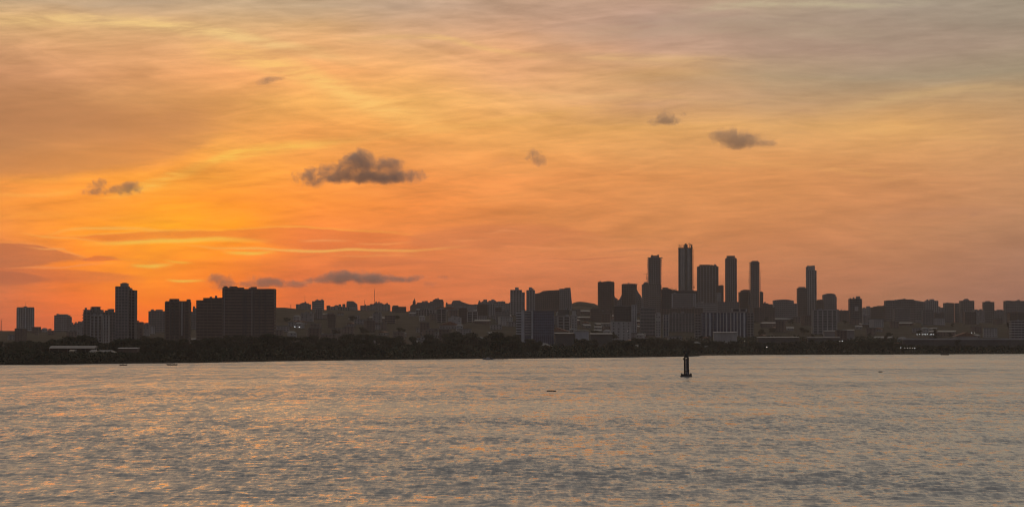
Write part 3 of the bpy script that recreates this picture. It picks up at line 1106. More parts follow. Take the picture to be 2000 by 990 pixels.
bld('hazy brown block on the slope under the two tiny ridge blocks', 3300, [(640, 656, 614), (643, 653, 611.5, 'cap')], 'glass', 'brown', 'brown')
bld('hazy white house terrace left of the tallest mast', 3500, [(588, 612, 612), (594, 600, 610, 'cap')], 'plain', 'mid')
bld('grey terrace lower on the slope under the tall mast', 3400, [(728, 746, 612), (731, 739, 609.5, 'plain')], 'plain', 'mid')
bld('dim brown block halfway down the slope, right of the white lamp', 3500, [(752, 772, 616)], 'bands', 'brown')

# --- the centre: twin towers and the banded front block
bld('left twin tower with a square cap, above the banded block', 3850, [(996.5, 1025, 571.5), (996.5, 1019.5, 566.5), (1006, 1013, 561.2, 'cap')], 'stripes', 'pale', 'grey', dep=14, bay=5.0)
bld('right twin tower with a square cap, slightly lower', 3850, [(1028, 1045, 567), (1033, 1039.5, 561.2, 'cap')], 'stripes', 'pale', 'grey', dep=12, bay=5.0)
slanted('wide brown block with a gently rising roofline, right of the twin towers', 3900,
        [(1044, 9999), (1044, 573.5), (1054, 572), (1060, 568.5), (1068, 567.6), (1094, 566), (1094, 9999)], 'brown', 16)
slanted('higher end block with a sloping right edge beside the wide brown block', 3880,
        [(1092.5, 9999), (1092.5, 564), (1102, 563.8), (1103, 562.2), (1114, 562), (1117, 594), (1118, 9999)], 'mid', 14)
bld('hazy grey block between the banded block and the hill dome', 3300, [(1082, 1117, 617), (1090, 1112, 605, 'glass', 'dark')], 'grid', 'mid', 'grey')
bld('pair of pale slim wings in front of the hazy grey block', 3050, [(1089, 1113, 618.5)], 'stripes', 'pale', 'dark', bay=7)
bld('dark-sided pale block at the foot of the hill dome', 3100, [(1116, 1127, 617.5), (1117.5, 1125, 607, 'plain', 'pale')], 'plain', 'pale')


def banded_block():
    d = 2600
    k = d / F
    xc = (1045 - 1000) * k
    zg = ground_z(xc, d)
    root = empty('office_building', (xc, d, zg))
    tag(root, 'front office block with white piers, a striped end and blue-grey glass', 'office block')
    X = lambda x: (x - 1000) * k - xc
    Z = lambda y: at(0, y, d).z - zg
    # glass body
    MB().box(X(1041), X(1081.5), -7, 8, -2, Z(607.3)).build('glazing', GLASS['blue'], root)
    n = 15
    for i in range(n + 1):
        z = Z(655) + (Z(608) - Z(655)) * i / n
        MB().box(X(1041), X(1081.7), -7.25, 8.2, z - .28, z + .28).build('floor_slab', WALLS['blue'], root)
    for i in range(11):
        x = X(1041.5) + (X(1081) - X(1041.5)) * i / 10
        MB().box(x - .12, x + .12, -7.35, -6.9, -2, Z(608)).build('mullion', WALLS['blue'], root)
    MB().box(X(1025), X(1037.2), -6.4, 7, -2, Z(608)).build('glazing', GLASS['blue'], root)
    for i in range(n + 1):
        z = Z(655) + (Z(608) - Z(655)) * i / n
        MB().box(X(1025), X(1037), -6.6, 6.8, z - .3, z + .3).build('floor_slab', WALLS['pale'], root)
    MB().box(X(1018.3), X(1024.2), -7.6, 7, -2, Z(607)).build('pier', WALLS['white'], root)
    MB().box(X(1024.2), X(1025.2), -6.8, 7, -2, Z(602.5)).build('pier', WALLS['dark'], root)
    MB().box(X(1037.3), X(1040.9), -8.6, 7, -2, Z(607.6)).build('pier', WALLS['white'], root)
    for i in range(15):
        z = Z(655) + (Z(609) - Z(655)) * (i + .5) / 15
        MB().box(X(1036.0), X(1037.9), -8.75, -8.2, z - .55, z + .55).build('loggia', WALLS['dark'], root)
    # striped end: balconies one above another
    MB().box(X(1008.6), X(1018.2), -4.4, 7, -2, Z(609)).build('recess', WALLS['dark'], root)
    for i in range(9):
        y = 611.2 + i * 5.05
        MB().box(X(1007.8), X(1018.25), -7.2, 7.2, Z(y + 1.15), Z(y - 1.25)).build('balcony', WALLS['white'], root)
    MB().box(X(1041), X(1082), -7.4, 8.3, Z(607.6), Z(606.6)).build('roof', WALLS['dark'], root)


banded_block()

# --- right of centre: the high towers
bld('broad dark tower with a gently bowed flat top, first of the high cluster', 3900, [(1167, 1200.5, 551.2), (1178, 1199, 550, 'cap'), (1184, 1193, 549, 'cap')], 'glass', 'brown', 'brown', dep=20, floor=3.4, yaw=-14)
slanted('low flared foot against the right side of the first dark tower', 3850, [(1199, 9999), (1199, 574), (1201, 581), (1206, 583.5), (1206, 9999)], 'brown', 12)
bld('second broad tower, lower, with a notched right edge', 4000, [(1213.5, 1244.5, 555.5), (1216, 1243.5, 554.3, 'cap'), (1240, 1246, 561, 'glass')], 'glass', 'mid', 'brown', dep=20, yaw=-10)
slanted('sloping wings around the foot of the second broad tower', 4040,
        [(1205, 9999), (1205, 587), (1210, 584), (1214, 576), (1244, 566), (1247, 572), (1251, 577), (1256, 590), (1256, 9999)], 'mid', 12)
bld('dark unlit slab in front of the second broad tower, with a pale lip', 3200, [(1199, 1233, 598), (1199, 1233, 596.5, 'cap', 'mid')], 'glass', 'dark', 'dark', dep=16)
bld('pale double shaft tower at the right end of the dark slab', 3150, [(1233.5, 1243, 596), (1235, 1238, 595, 'cap')], 'stripes', 'white', 'grey', dep=9, bay=4.5)
bld('low pale wall building under the dark slab', 2900, [(1193, 1232, 628.5), (1196, 1222, 627.4, 'cap')], 'plain', 'pale')
bld('brown terraces below the hill dome, with fine floor lines', 3500, [(1153, 1195, 608), (1153, 1170, 603)], 'bands', 'brown', 'brown')


def ragged_tower(label, d, x0, x1, yt, yb_tab, wall, glass, floor=3.3, caps=(), over=1.0, podium=None, dep=18):
    """tower with uneven projecting floors: each floor plate has its own width"""
    k = d / F
    xc = ((x0 + x1) / 2 - 1000) * k
    zg = ground_z(xc, d)
    root = empty('apartment_tower', (xc, d, zg))
    tag(root, label, 'tower')
    X = lambda x: (x - 1000) * k - xc
    Z = lambda y: at(0, y, d).z - zg
    zt = Z(yt)
    r = random.Random(int(x0))
    MB().box(X(x0) + 1.3, X(x1) - 1.3, -dep / 2 + 1.2, dep / 2 - 1.2, -2, zt - .4).build('glazing', GLASS[glass], root)
    n = int(zt / floor)
    for i in range(n + 1):
        z = zt * i / n
        yp = HOR - (z + zg - EYE) * F / d
        e0 = float(np.interp(yp, [q[0] for q in yb_tab], [q[1] for q in yb_tab]))
        e1 = float(np.interp(yp, [q[0] for q in yb_tab], [q[2] for q in yb_tab]))
        a, b = X(e0) - r.uniform(0, over), X(e1) + r.uniform(0, over)
        MB().box(a, b, -dep / 2 - r.uniform(0, .8), dep / 2, z - .55, z + .75).build('balcony', WALLS[wall], root)
    nb = 6
    for i in range(nb):
        x = X(x0) + 1.6 + (X(x1) - X(x0) - 3.2) * i / (nb - 1)
        MB().box(x - .6, x + .6, -dep / 2 + .3, -dep / 2 + 1.6, -2, zt).build('pier', WALLS[wall], root)
    for c0, c1, ct in caps:
        MB().box(X(c0), X(c1), -4, 4, zt - 1, Z(ct)).build('roof_block', WALLS[wall], root)
    if podium:
        p0, p1, pt = podium
        wm, gm = facade(X(p0), X(p1), -dep / 2 - 3, dep / 2 + 2, -2, Z(pt), 'grid')
        wm.build('podium_wall', WALLS[wall], root)
        gm.build('glazing', GLASS[glass], root)
    return root


T1 = ragged_tower('high tower with ragged balcony edges, left of the tallest tower', 4200, 1265, 1291, 504,
                  [(498, 1271, 1287), (504, 1266, 1292), (540, 1265.3, 1291), (570, 1265.5, 1290.5), (640, 1262, 1291)], 'mid', 'brown',
                  caps=((1271.5, 1287, 499.3), (1272.5, 1275, 498), (1284, 1287, 497.6)), over=1.6, podium=(1254, 1290.6, 556))
bld('stepped shoulder block at the left foot of the ragged tower', 4150, [(1256.5, 1266, 553.5), (1258, 1264.5, 552, 'cap')], 'grid', 'mid', 'brown')
MB().box(-5.2, 2.4, -.25, .25, 0, .5).build('crane_arm', STEEL, T1, loc=((1262 - 1278) * 4200 / F, -10, at(0, 536.3, 4200).z - T1.location.z))
MB().tube((0, 0, -9), (0, 0, 2.0), .3, .2).build('crane_post', STEEL, T1, loc=((1262 - 1278) * 4200 / F, -10, at(0, 536.3, 4200).z - T1.location.z))
bld('dark squat tower between the ragged tower and the tallest tower', 4000, [(1291, 1312, 565.5), (1294, 1305, 561.5, 'cap'), (1305, 1310, 563.8, 'cap')], 'glass', 'dark', 'dark')


def tallest():
    d = 4300
    k = d / F
    xc = (1338.5 - 1000) * k
    zg = ground_z(xc, d)
    root = empty('apartment_tower', (xc, d, zg))
    tag(root, 'tallest tower of the skyline, still being built, with posts on top and red hoist', 'tower')
    X = lambda x: (x - 1000) * k - xc
    Z = lambda y: at(0, y, d).z - zg
    dep = 18
    MB().box(X(1325.6), X(1349.6), -dep / 2 + .8, dep / 2, -2, Z(485.5)).build('wall', WALLS['concrete'], root)
    for a, b, m in ((1325.2, 1328, 'dark'), (1329.3, 1331.3, 'pale'), (1334, 1335.6, 'pale'), (1337.2, 1341.4, 'dark'), (1342.6, 1345.6, 'pale')):
        MB().box(X(a), X(b), -dep / 2 - (.2 if m == 'dark' else .1), -dep / 2 + 1.5, -2, Z(485)).build('fin', WALLS[m], root)
    n = 46
    for i in range(1, n):
        z = Z(486) * i / n
        MB().box(X(1325.4), X(1350.2), -dep / 2 + .25, dep / 2 + .3, z - .22, z + .22).build('floor_slab', WALLS['concrete'], root)
    MB().box(X(1325.2), X(1352.6), -dep / 2, dep / 2 + .5, Z(486), Z(484.2)).build('roof', WALLS['dark'], root)
    # open frame on top
    for x, t in ((1326, 478), (1328.2, 479.5), (1331.6, 478.4), (1334.2, 478.8), (1347.5, 477.5), (1349.5, 479)):
        MB().box(X(x) - .45, X(x) + .45, -7, -6, Z(485), Z(t)).build('post', WALLS['dark'], root)
    MB().box(X(1326), X(1328.2), -7.1, -5.9, Z(479.8), Z(479)).build('beam', WALLS['dark'], root)
    MB().box(X(1347), X(1352), -7.1, -5.9, Z(478.8), Z(477.8)).build('beam', WALLS['dark'], root)
    MB().box(X(1336.5), X(1343), -4, 4, Z(485), Z(478)).build('roof_block', WALLS['dark'], root)
    MB().box(X(1338), X(1341), -3, 3, Z(479), Z(475.8)).build('roof_block', WALLS['dark'], root)
    MB().tube((X(1346), -4, Z(484)), (X(1346), -4, Z(473.4)), .5, .25).build('crane_post', STEEL, root)
    MB().tube((X(1343.7), -4, Z(476)), (X(1350.5), -4, Z(477.2)), .35, .25).build('crane_arm', STEEL, root)
    MB().box(X(1350.2), X(1352.2), -5, 5, -2, Z(479)).build('stair_shaft', WALLS['dark'], root)
    for i in range(24):
        z = 6 + i * (Z(482) - 6) / 24
        MB().box(X(1347.6), X(1351), -dep / 2 - 1.6, -dep / 2 - .2, z, z + 1.5).build('loading_deck', WALLS['brick'], root)
    # the hoist: a lattice on the right edge
    m = MB()
    z = 0.0
    while z < Z(490):
        m.box(X(1352.6), X(1352.6) + .35, -6.5, -6.1, z, z + 3.2)
        m.box(X(1354.1), X(1354.1) + .35, -6.5, -6.1, z, z + 3.2)
        m.tube((X(1352.7), -6.3, z), (X(1354.3), -6.3, z + 3.2), .16, .16, 4)
        z += 3.2
    m.build('hoist_lattice', RUST, root)['kind'] = 'stuff'
    MB().box(X(1353.8), X(1355.8), -8, -6.6, Z(563), Z(559)).build('hoist_cage', RUST, root)


tallest()
bld('long flat roof slab in front of the tallest tower', 4050, [(1306, 1362, 568.3), (1310, 1318, 566.6, 'cap'), (1326, 1345, 567.4, 'cap')], 'glass', 'dark', 'dark', dep=14)
bld('square grid-faced block with a pale frame, below the tallest tower', 3700, [(1312, 1359, 574.5), (1312, 1358, 573.3, 'cap', 'pale')], 'grid', 'mid', 'grey', dep=14, floor=3.0, bay=3.0)
add_fins('square grid-faced block', 3700, (1312.5, 1354.5, 1358), 574, 600, 'white', 1.4, 7.2)


def small_crane():
    d = 4000
    k = d / F
    xc = (1320 - 1000) * k
    zb = at(0, 567.5, d).z
    root = empty('roof_crane', (xc, 4052, zb))
    tag(root, 'small dark crane on the long flat roof left of the tallest tower', 'crane')
    MB().box(-2.5, 2.5, -2, 2, 0, 2.2).build('cab', STEEL, root)
    MB().tube((0, 0, 2), (-4.5, 0, 6.2), .4, .25).build('jib', STEEL, root)
    MB().tube((0, 0, 2), (5.5, 0, 4.6), .4, .25).build('counter_jib', STEEL, root)


small_crane()
bld('broad tower with shoulder steps and fine vertical ribs, right of the tallest tower', 4250,
    [(1362, 1402.5, 521), (1366.5, 1387, 517.6), (1386, 1399.5, 518.8), (1380, 1386, 516.9, 'cap')], 'stripes', 'mid', 'brown', dep=20, bay=5.2, floor=3.3, yaw=0)
bld('annex tower stepping down from the ribbed tower', 4230, [(1402, 1413, 558), (1406, 1412, 556.6, 'cap')], 'grid', 'brown', 'brown')
bld('low pale podium under the ribbed tower', 3900, [(1358, 1400, 592.5)], 'bands', 'pale', 'grey', dep=12)
bld('slim round-shouldered tower with an overhanging flat cap', 4250, [(1417, 1438.5, 505.3), (1418.5, 1437, 503.6, 'cap')], 'stripes', 'mid', 'brown', dep=16, bay=4,
    caps=((1421, 1434, 501.5, 505), (1419.7, 1435.3, 499.6, 502.2)))
bld('hazy low block between the capped tower and the ribbed tower', 3950, [(1400, 1443, 590), (1400, 1408, 572, 'grid', 'pale')], 'grid', 'mid', 'grey')
bld('broad low-domed block left of the stepped slim tower', 4300, [(1443, 1466, 570.5), (1447, 1464, 567, 'cap'), (1451, 1462, 565.8, 'cap')], 'glass', 'brown', 'brown')
T2 = ragged_tower('slim tower with ragged right edge and widening foot, fifth high tower', 4250, 1464.5, 1483, 514,
                  [(513, 1465, 1482.5), (540, 1464, 1484), (568, 1463.5, 1484.5), (571, 1463, 1487), (590, 1462, 1488), (640, 1462, 1490)], 'mid', 'brown',
                  caps=((1466.5, 1482.5, 511.5), (1468.5, 1480.5, 509.6)), over=1.2)
bld('stepped shoulder right of the slim ragged tower', 4200, [(1484, 1500, 592.5), (1484, 1490.5, 570.5)], 'grid', 'brown', 'brown')


def striped_block():
    d = 3000
    k = d / F
    xc = (1421 - 1000) * k
    zg = ground_z(xc, d)
    root = empty('office_building', (xc, d, zg))
    tag(root, 'long block with a row of white vertical piers and dark blue glass', 'office block')
    X = lambda x: (x - 1000) * k - xc
    Z = lambda y: at(0, y, d).z - zg
    MB().box(X(1369), X(1457), -6, 8, -2, Z(610.5)).build('glazing', GLASS['blue'], root)
    MB().box(X(1376), X(1457.5), -6.8, 8, Z(611), Z(607.6)).build('lintel', WALLS['mid'], root)
    for x, w, m in ((1370, 1.2, 'pale'), (1378, 2.6, 'pale'), (1385.5, 2.8, 'white'), (1392, 1.2, 'mid'), (1399.8, 2.0, 'white'), (1405.5, 1.6, 'pale'), (1412, 1.6, 'pale'),
                    (1418, 2.4, 'white'), (1426, 2.4, 'pale'), (1432.6, 2.0, 'white'), (1439, 3.0, 'pale'), (1444.8, 2.2, 'white'), (1452.5, 3.2, 'white')):
        MB().box(X(x - w / 2), X(x + w / 2), -7.4, -5.5, -2, Z(611.0)).build('pier', WALLS[m], root)
    for i in range(9):
        z = Z(640) + (Z(612) - Z(640)) * i / 9
        MB().box(X(1369.5), X(1456.5), -6.35, -5.7, z - .3, z + .3).build('floor_slab', WALLS['blue'], root)
    # lower wings at both ends
    for a, b, t in ((1356.5, 1368.5, 613.5), (1458.5, 1471.5, 611)):
        wm, gm = facade(X(a), X(b), -5, 7, -2, Z(t), 'grid')
        wm.build('wing_wall', WALLS['mid'], root)
        gm.build('glazing', GLASS['dark'], root)
    # penthouse frame
    MB().box(X(1430), X(1457), -4, 7, Z(608), Z(603.5)).build('penthouse', GLASS['dark'], root)
    MB().box(X(1428.5), X(1458.5), -5, 7.5, Z(603.6), Z(602)).build('roof', WALLS['mid'], root)
    for x in (1429.5, 1444, 1457):
        MB().box(X(x) - .9, X(x) + .9, -4.8, -3.8, Z(608), Z(603.4)).build('post', WALLS['white' if x == 1457 else 'pale'], root)


striped_block()
bld('pale hospital-like block with horizontal bands, left foot of the high cluster', 3100, [(1250, 1279, 602), (1256, 1276, 600, 'cap'), (1250, 1266, 617, 'bands', 'pale')], 'bands', 'mid', 'grey', floor=4.2)
bld('pale vertical shaft building right of the banded block, with a dark slit', 3050, [(1280, 1290, 612), (1282, 1289, 610, 'cap')], 'plain', 'pale')
bld('blue-grey slab with pale edges, right of the vertical shaft', 3060, [(1294.5, 1306, 614.5)], 'stripes', 'pale', 'blue', bay=9, dep=8)
bld('hazy brown row of flats behind the blue-grey slab', 3500, [(1290, 1372, 603), (1320, 1345, 601, 'stripes', 'mid'), (1345, 1372, 604)], 'stripes', 'brown', 'brown')
bld('low grey block in the gap left of the row of white piers', 3300, [(1306, 1356, 612), (1313, 1322, 610, 'cap')], 'stripes', 'mid', 'grey')

# --- right part
bld('wide hazy block between the slim ragged tower and the domed block', 3900, [(1472, 1512, 601), (1488, 1508, 595), (1500, 1507.5, 593.8, 'cap')], 'grid', 'brown', 'brown')
slanted('domed broad block left of the tall right-hand tower', 4000,
        [(1510, 9999), (1510, 587), (1513, 586), (1522, 585.2), (1532, 584.8), (1541, 585.6), (1549, 587.2), (1549.5, 592.5), (1557, 593), (1557, 9999)], 'mid', 16)
bld('low square-cut tower leaning against the tall right-hand tower', 4300, [(1557, 1576, 563), (1560, 1572, 560.4, 'cap')], 'glass', 'mid', 'brown', dep=16)
bld('tall slim tower with a notched right shoulder, standing apart on the right', 4350, [(1575, 1594, 528.5), (1575, 1591, 521.5), (1577, 1590, 519.3, 'cap'), (1589.7, 1591, 518.2, 'cap')],
    'stripes', 'pale', 'grey', dep=16, bay=5)
bld('low link block right of the tall right-hand tower', 4200, [(1594, 1608, 587.3), (1603, 1607, 585.5, 'cap')], 'grid', 'brown', 'brown')
slanted('round-topped tower with a curved roof, right of the tall right-hand tower', 4250,
        [(1607, 9999), (1607, 576), (1610, 574.6), (1616, 573.3), (1622, 573), (1628, 574), (1631, 575.6), (1631, 579.3), (1633, 579.6), (1633, 9999)], 'mid', 16)
bld('pale piers building at the foot of the round-topped tower', 3300, [(1586, 1633, 606), (1600, 1630, 604.5, 'cap')], 'stripes', 'pale', 'grey', bay=6.5)
bld('small hazy block with a flat top right of the round-topped tower', 4200, [(1632, 1638.5, 604.5)], 'plain', 'mid')
bld('low brown hall with a shallow roof, right of the round-topped tower', 4300, [(1637, 1659, 607), (1648, 1659, 606, 'cap')], 'plain', 'brown')
bld('square tower with a boxy cap and a pale panel, standing alone right of centre', 3900, [(1658, 1682.5, 584), (1672, 1679.5, 578.5, 'cap'), (1671, 1680, 582.6, 'cap')], 'glass', 'mid', 'dark', dep=16)
add_fins('square tower with a boxy cap', 3900, (1671.5,), 598, 607, 'pale', 7, 8)
bld('tiny pale stepped block right of the square tower', 4400, [(1683, 1692, 602), (1686, 1689, 600, 'cap')], 'plain', 'pale')
bld('small pale cube at the left end of the long dark mass', 4300, [(1691.5, 1699, 598.3)], 'plain', 'pale')
bld('first step of the long stepped block on the right', 4500, [(1699, 1730, 600.5), (1706, 1730, 598.8, 'grid'), (1713, 1726, 597.2, 'cap')], 'grid', 'brown', 'brown', dep=18)
bld('long massive block with a nearly level roof on the right', 4500, [(1728, 1786, 587.5), (1733, 1752, 586.2, 'cap'), (1753, 1784, 585, 'grid'), (1760, 1768, 584, 'cap')], 'grid', 'mid', 'brown', dep=20)
slanted('sloping right end of the long massive block', 4520, [(1785, 9999), (1785, 586.4), (1796, 588), (1808, 590), (1808, 9999)], 'mid', 16)
bld('pale tower with a small cap at the end of the long massive block', 4600, [(1807, 1831, 587.6), (1815.5, 1824, 584.2, 'cap')], 'stripes', 'pale', 'grey')
bld('low hazy link right of the pale capped tower', 4700, [(1830, 1843, 601)], 'plain', 'mid')
bld('plain flat-topped block left of the thin bright gap', 4700, [(1843, 1862, 592), (1847, 1857, 591.3, 'cap')], 'grid', 'mid', 'grey')
bld('narrow block on the right of the thin bright gap', 4700, [(1864.5, 1876, 592.2)], 'grid', 'mid', 'grey')
bld('wide block with a small domed cap, right of the thin bright gap', 4650, [(1875, 1901, 587.6), (1882, 1892, 585, 'cap'), (1884, 1890, 583.5, 'cap')], 'grid', 'mid', 'brown')
bld('low hazy row in front of the two far right towers', 4500, [(1900, 1922, 606), (1902, 1909, 604.5, 'cap')], 'plain', 'mid')
bld('lone flat tower between two low gaps near the right edge', 4650, [(1920, 1940.5, 590), (1925, 1933.5, 587.8, 'cap')], 'grid', 'mid', 'brown')
bld('low uneven roofline left of the last wide block', 4700, [(1940, 1962, 606.5), (1947, 1957, 604.8, 'cap')], 'plain', 'mid')
bld('wide flat block cut by the right edge of the picture', 4600, [(1961.5, 2030, 588), (1965, 1974, 587, 'cap'), (1984, 1992, 587, 'cap')], 'grid', 'mid', 'grey')
bld('pale many-storeyed front block at the right edge, near the long wall', 3100, [(1972.5, 2026, 627), (1972, 2026, 626, 'cap', 'pale')], 'bands', 'pale', 'dark', dep=14, floor=3.4)
bld('dark slab rising behind the pale front block at the right edge', 3900, [(1969, 2020, 611), (1980, 1995, 609, 'cap')], 'glass', 'brown', 'brown')
bld('hazy block row below the long massive block', 3900, [(1800, 1822, 606), (1809, 1820, 604, 'cap')], 'grid', 'mid', 'grey')
bld('hazy pale cube below the pale capped tower', 4000, [(1824, 1842, 612)], 'grid', 'brown', 'grey')
bld('dim block below the wide block with the domed cap', 4000, [(1882, 1905, 609)], 'glass', 'mid', 'brown')
bld('thin pale slab right of the dim block, near the right edge', 4000, [(1906, 1911, 608)], 'plain', 'pale')
bld('low pale hall with a flat roof right of the square tower', 3700, [(1684, 1699, 617), (1686, 1697, 616, 'cap', 'white')], 'plain', 'mid')
bld('tan low block on the slope left of the massive block', 4000, [(1745, 1775, 603), (1752, 1764, 601, 'cap')], 'bands', 'mid', 'grey')

# hill dome behind (px 1116-1165)
hd = MB()
_pts = [(1108, 606), (1116, 593.5), (1121, 591), (1126, 589.5), (1133, 589), (1143, 589.8), (1152, 591.5), (1158, 592.2), (1163, 594.5), (1167, 596), (1176, 606)]
_d = 4800


def dome_hill():
    V, Fc = [], []
    rows_ = [(-190, -14), (-130, -6), (-70, -1.5), (0, 0), (90, -6), (220, -30)]
    n = len(_pts)
    for dy, dz in rows_:
        for i, (x, y) in enumerate(_pts):
            p = at(x, y, _d)
            V.append((p.x, _d + dy, p.z + dz * (1 + .3 * mnoise.noise(Vector((x * .1, dy * .02, 0))))))
    for r_ in range(len(rows_) - 1):
        for i in range(n - 1):
            a = r_ * n + i
            Fc.append((a, a + 1, a + n + 1, a + n))
    o = mesh_np('hill', V, Fc, bpy.data.materials['scrub_ground'], smooth=True)
    tag(o, kind='structure')


dome_hill()

# ------------------------------------------------------------------ trees
def leaf_mat(name, col):
    m = mat(name, col, rough=.85, var=.35, scale=.5, spec=.15)
    return m


LEAF = [leaf_mat('dark_leaves', (.024, .028, .012)), leaf_mat('olive_leaves', (.032, .032, .015)), leaf_mat('dull_leaves', (.028, .026, .015))]
BARK = mat('bark', (.05, .04, .03), rough=.95, scale=2)


def crown_mesh(seed, w, h, n):
    """leaf clumps: small folded faces spread through several uneven lobes"""
    r = np.random.default_rng(seed)
    lobes = []
    for i in range(r.integers(6, 10)):
        a = r.uniform(0, 6.28)
        q = r.uniform(0, .36)
        lobes.append((math.cos(a) * q * w, math.sin(a) * q * w, h * r.uniform(.38, .84), w * r.uniform(.14, .27), h * r.uniform(.10, .19)))
    L = np.array(lobes)
    k = r.integers(0, len(L), n)
    d = r.normal(size=(n, 3))
    d /= np.linalg.norm(d, axis=1)[:, None]
    rad = r.uniform(.35, 1.0, n) ** .45 * r.uniform(.85, 1.12, n)
    P = L[k][:, :3] + d * rad[:, None] * np.stack([L[k][:, 3], L[k][:, 3], L[k][:, 4]], 1)
    s = r.uniform(.22, .55, n) * (w / 12) ** .5
    t = r.normal(size=(n, 3)); t /= np.linalg.norm(t, axis=1)[:, None]
    u = np.cross(t, d); u /= np.linalg.norm(u, axis=1)[:, None] + 1e-6
    a = P + t * s[:, None]
    b = P - t * s[:, None]
    c = P + u * s[:, None] * .8 + d * .15
    e = P - u * s[:, None] * .8 - d * .1
    V = np.stack([a, c, b, e], 1).reshape(-1, 3)
    Fc = np.arange(n * 4).reshape(-1, 4)
    return V, Fc, L


def tree_proto(seed, w, h, n, lm):
    V, Fc, L = crown_mesh(seed, w, h, n)
    o = empty('broadleaf_tree', (0, 0, 0))
    mesh_np('crown', V, Fc, lm, parent=o)
    t = MB()
    t.tube((0, 0, -.5), (.1 * w * .2, 0, h * .35), h * .035, h * .024, 7)
    for x, y, z, a, b in L[:5]:
        t.tube((.02 * w, 0, h * .3), (x * .8, y * .8, z * .92), h * .016, h * .006, 5)
    t.build('trunk', BARK, o)
    return o


PROTOS = [tree_proto(11 + i, w, h, n, LEAF[i % 3]) for i, (w, h, n) in enumerate(((14, 15, 2600), (17, 14, 3000), (12, 16, 2200), (10, 10, 1500), (15, 12, 2500), (9, 13, 1500), (19, 17, 3400), (12, 9, 1800)))]
used = set()
PH = [15, 14, 16, 10, 12, 13, 17, 9]


def plant(i, x, y, h, label, group, rz):
    k = h / PH[i]
    p = PROTOS[i]
    if i in used:
        o = copy_tree(p)
    else:
        used.add(i)
        o = p
    o.location = (x, y, ground_z(x, y) - .1)
    o.rotation_euler = (0, 0, rz)
    wx = k * TR.uniform(.95, 1.3)
    o.scale = (wx, wx, k)
    tag(o, label, 'tree', group)
    return o


TR = random.Random(21)
MARKS = [(-200, 100, 'under the round-sided tower'), (100, 160, 'under the small stepped tower'), (160, 228, 'under the wide grey complex'), (228, 292, 'under the tall balcony tower'),
         (292, 380, 'under the block with two pylons'), (380, 436, 'under the lower dark slab'), (436, 540, 'under the largest dark slab'), (540, 640, 'under the left hill shoulder'),
         (640, 705, 'under the slant-cornered hill tower'), (705, 765, 'under the tallest radio mast'), (765, 850, 'under the church spire'), (850, 935, 'under the skyline gap'),
         (935, 1000, 'left of the striped office block'), (1000, 1085, 'at the striped office block'), (1085, 1165, 'under the hill dome'), (1165, 1210, 'under the first broad dark tower'),
         (1210, 1260, 'under the second broad tower'), (1260, 1312, 'under the ragged tower'), (1312, 1362, 'behind the beacon'), (1362, 1412, 'under the ribbed tower'),
         (1412, 1470, 'under the row of white piers'), (1470, 1550, 'right of the white piers'), (1550, 1600, 'under the lone slim tower'), (1600, 1658, 'under the round-topped tower'),
         (1658, 1728, 'under the square capped tower'), (1728, 1810, 'under the long massive block'), (1810, 1865, 'under the thin bright gap'), (1865, 1920, 'under the domed-cap block'),
         (1920, 1960, 'under the lone flat tower'), (1960, 2400, 'by the right edge')]
ORD = ['first', 'second', 'third', 'fourth', 'fifth', 'sixth', 'seventh', 'eighth', 'ninth', 'tenth', 'eleventh', 'twelfth']
PLACED = []


def label_by_place():
    """name each copy by its looks, the landmark it stands under and its place among its likes there"""
    bins = {}
    for o, px, desc, cat in PLACED:
        mk = next(m for a, b, m in MARKS if a <= px < b)
        bins.setdefault((desc, mk), []).append((px, o))
    for (desc, mk), lst in bins.items():
        lst.sort(key=lambda t: t[0])
        for i, (px, o) in enumerate(lst):
            where = '' if len(lst) == 1 else (', leftmost' if i == 0 else ', rightmost' if i == len(lst) - 1 else ', ' + ORD[min(i, 11)] + ' from left')
            o['label'] = desc + ' ' + mk + where

# tops of the tree line as the photograph shows it
TREETOP = [(-100, 660), (0, 664), (30, 663), (90, 664), (112, 660), (140, 657), (162, 653.5), (180, 659), (205, 668), (228, 660), (245, 657), (262, 660), (285, 656), (310, 657), (340, 662), (355, 658),
           (390, 659), (405, 655.5), (440, 657), (455, 652.5), (490, 654), (510, 655), (520, 649), (545, 653), (552, 655), (580, 652), (600, 655), (615, 653), (640, 657), (655, 656),
           (672, 650), (700, 650), (735, 651), (760, 655), (800, 655), (850, 650), (880, 646.5), (915, 646), (940, 650), (955, 652), (972, 646), (990, 649), (1010, 654), (1020, 656),
           (1050, 660), (1110, 660), (1120, 657), (1150, 658), (1195, 661), (1230, 656), (1300, 656), (1350, 660), (1400, 664), (1430, 664), (1500, 667), (1560, 664), (1600, 659),
           (1700, 665), (1745, 667), (1775, 672), (1850, 674), (2000, 673), (2100, 674)]
spots = []
rowsd = [(0.12, 6), (0.28, 5), (.45, 5), (.66, 5), (.85, 5), (1.0, 4)]
cnt = 0
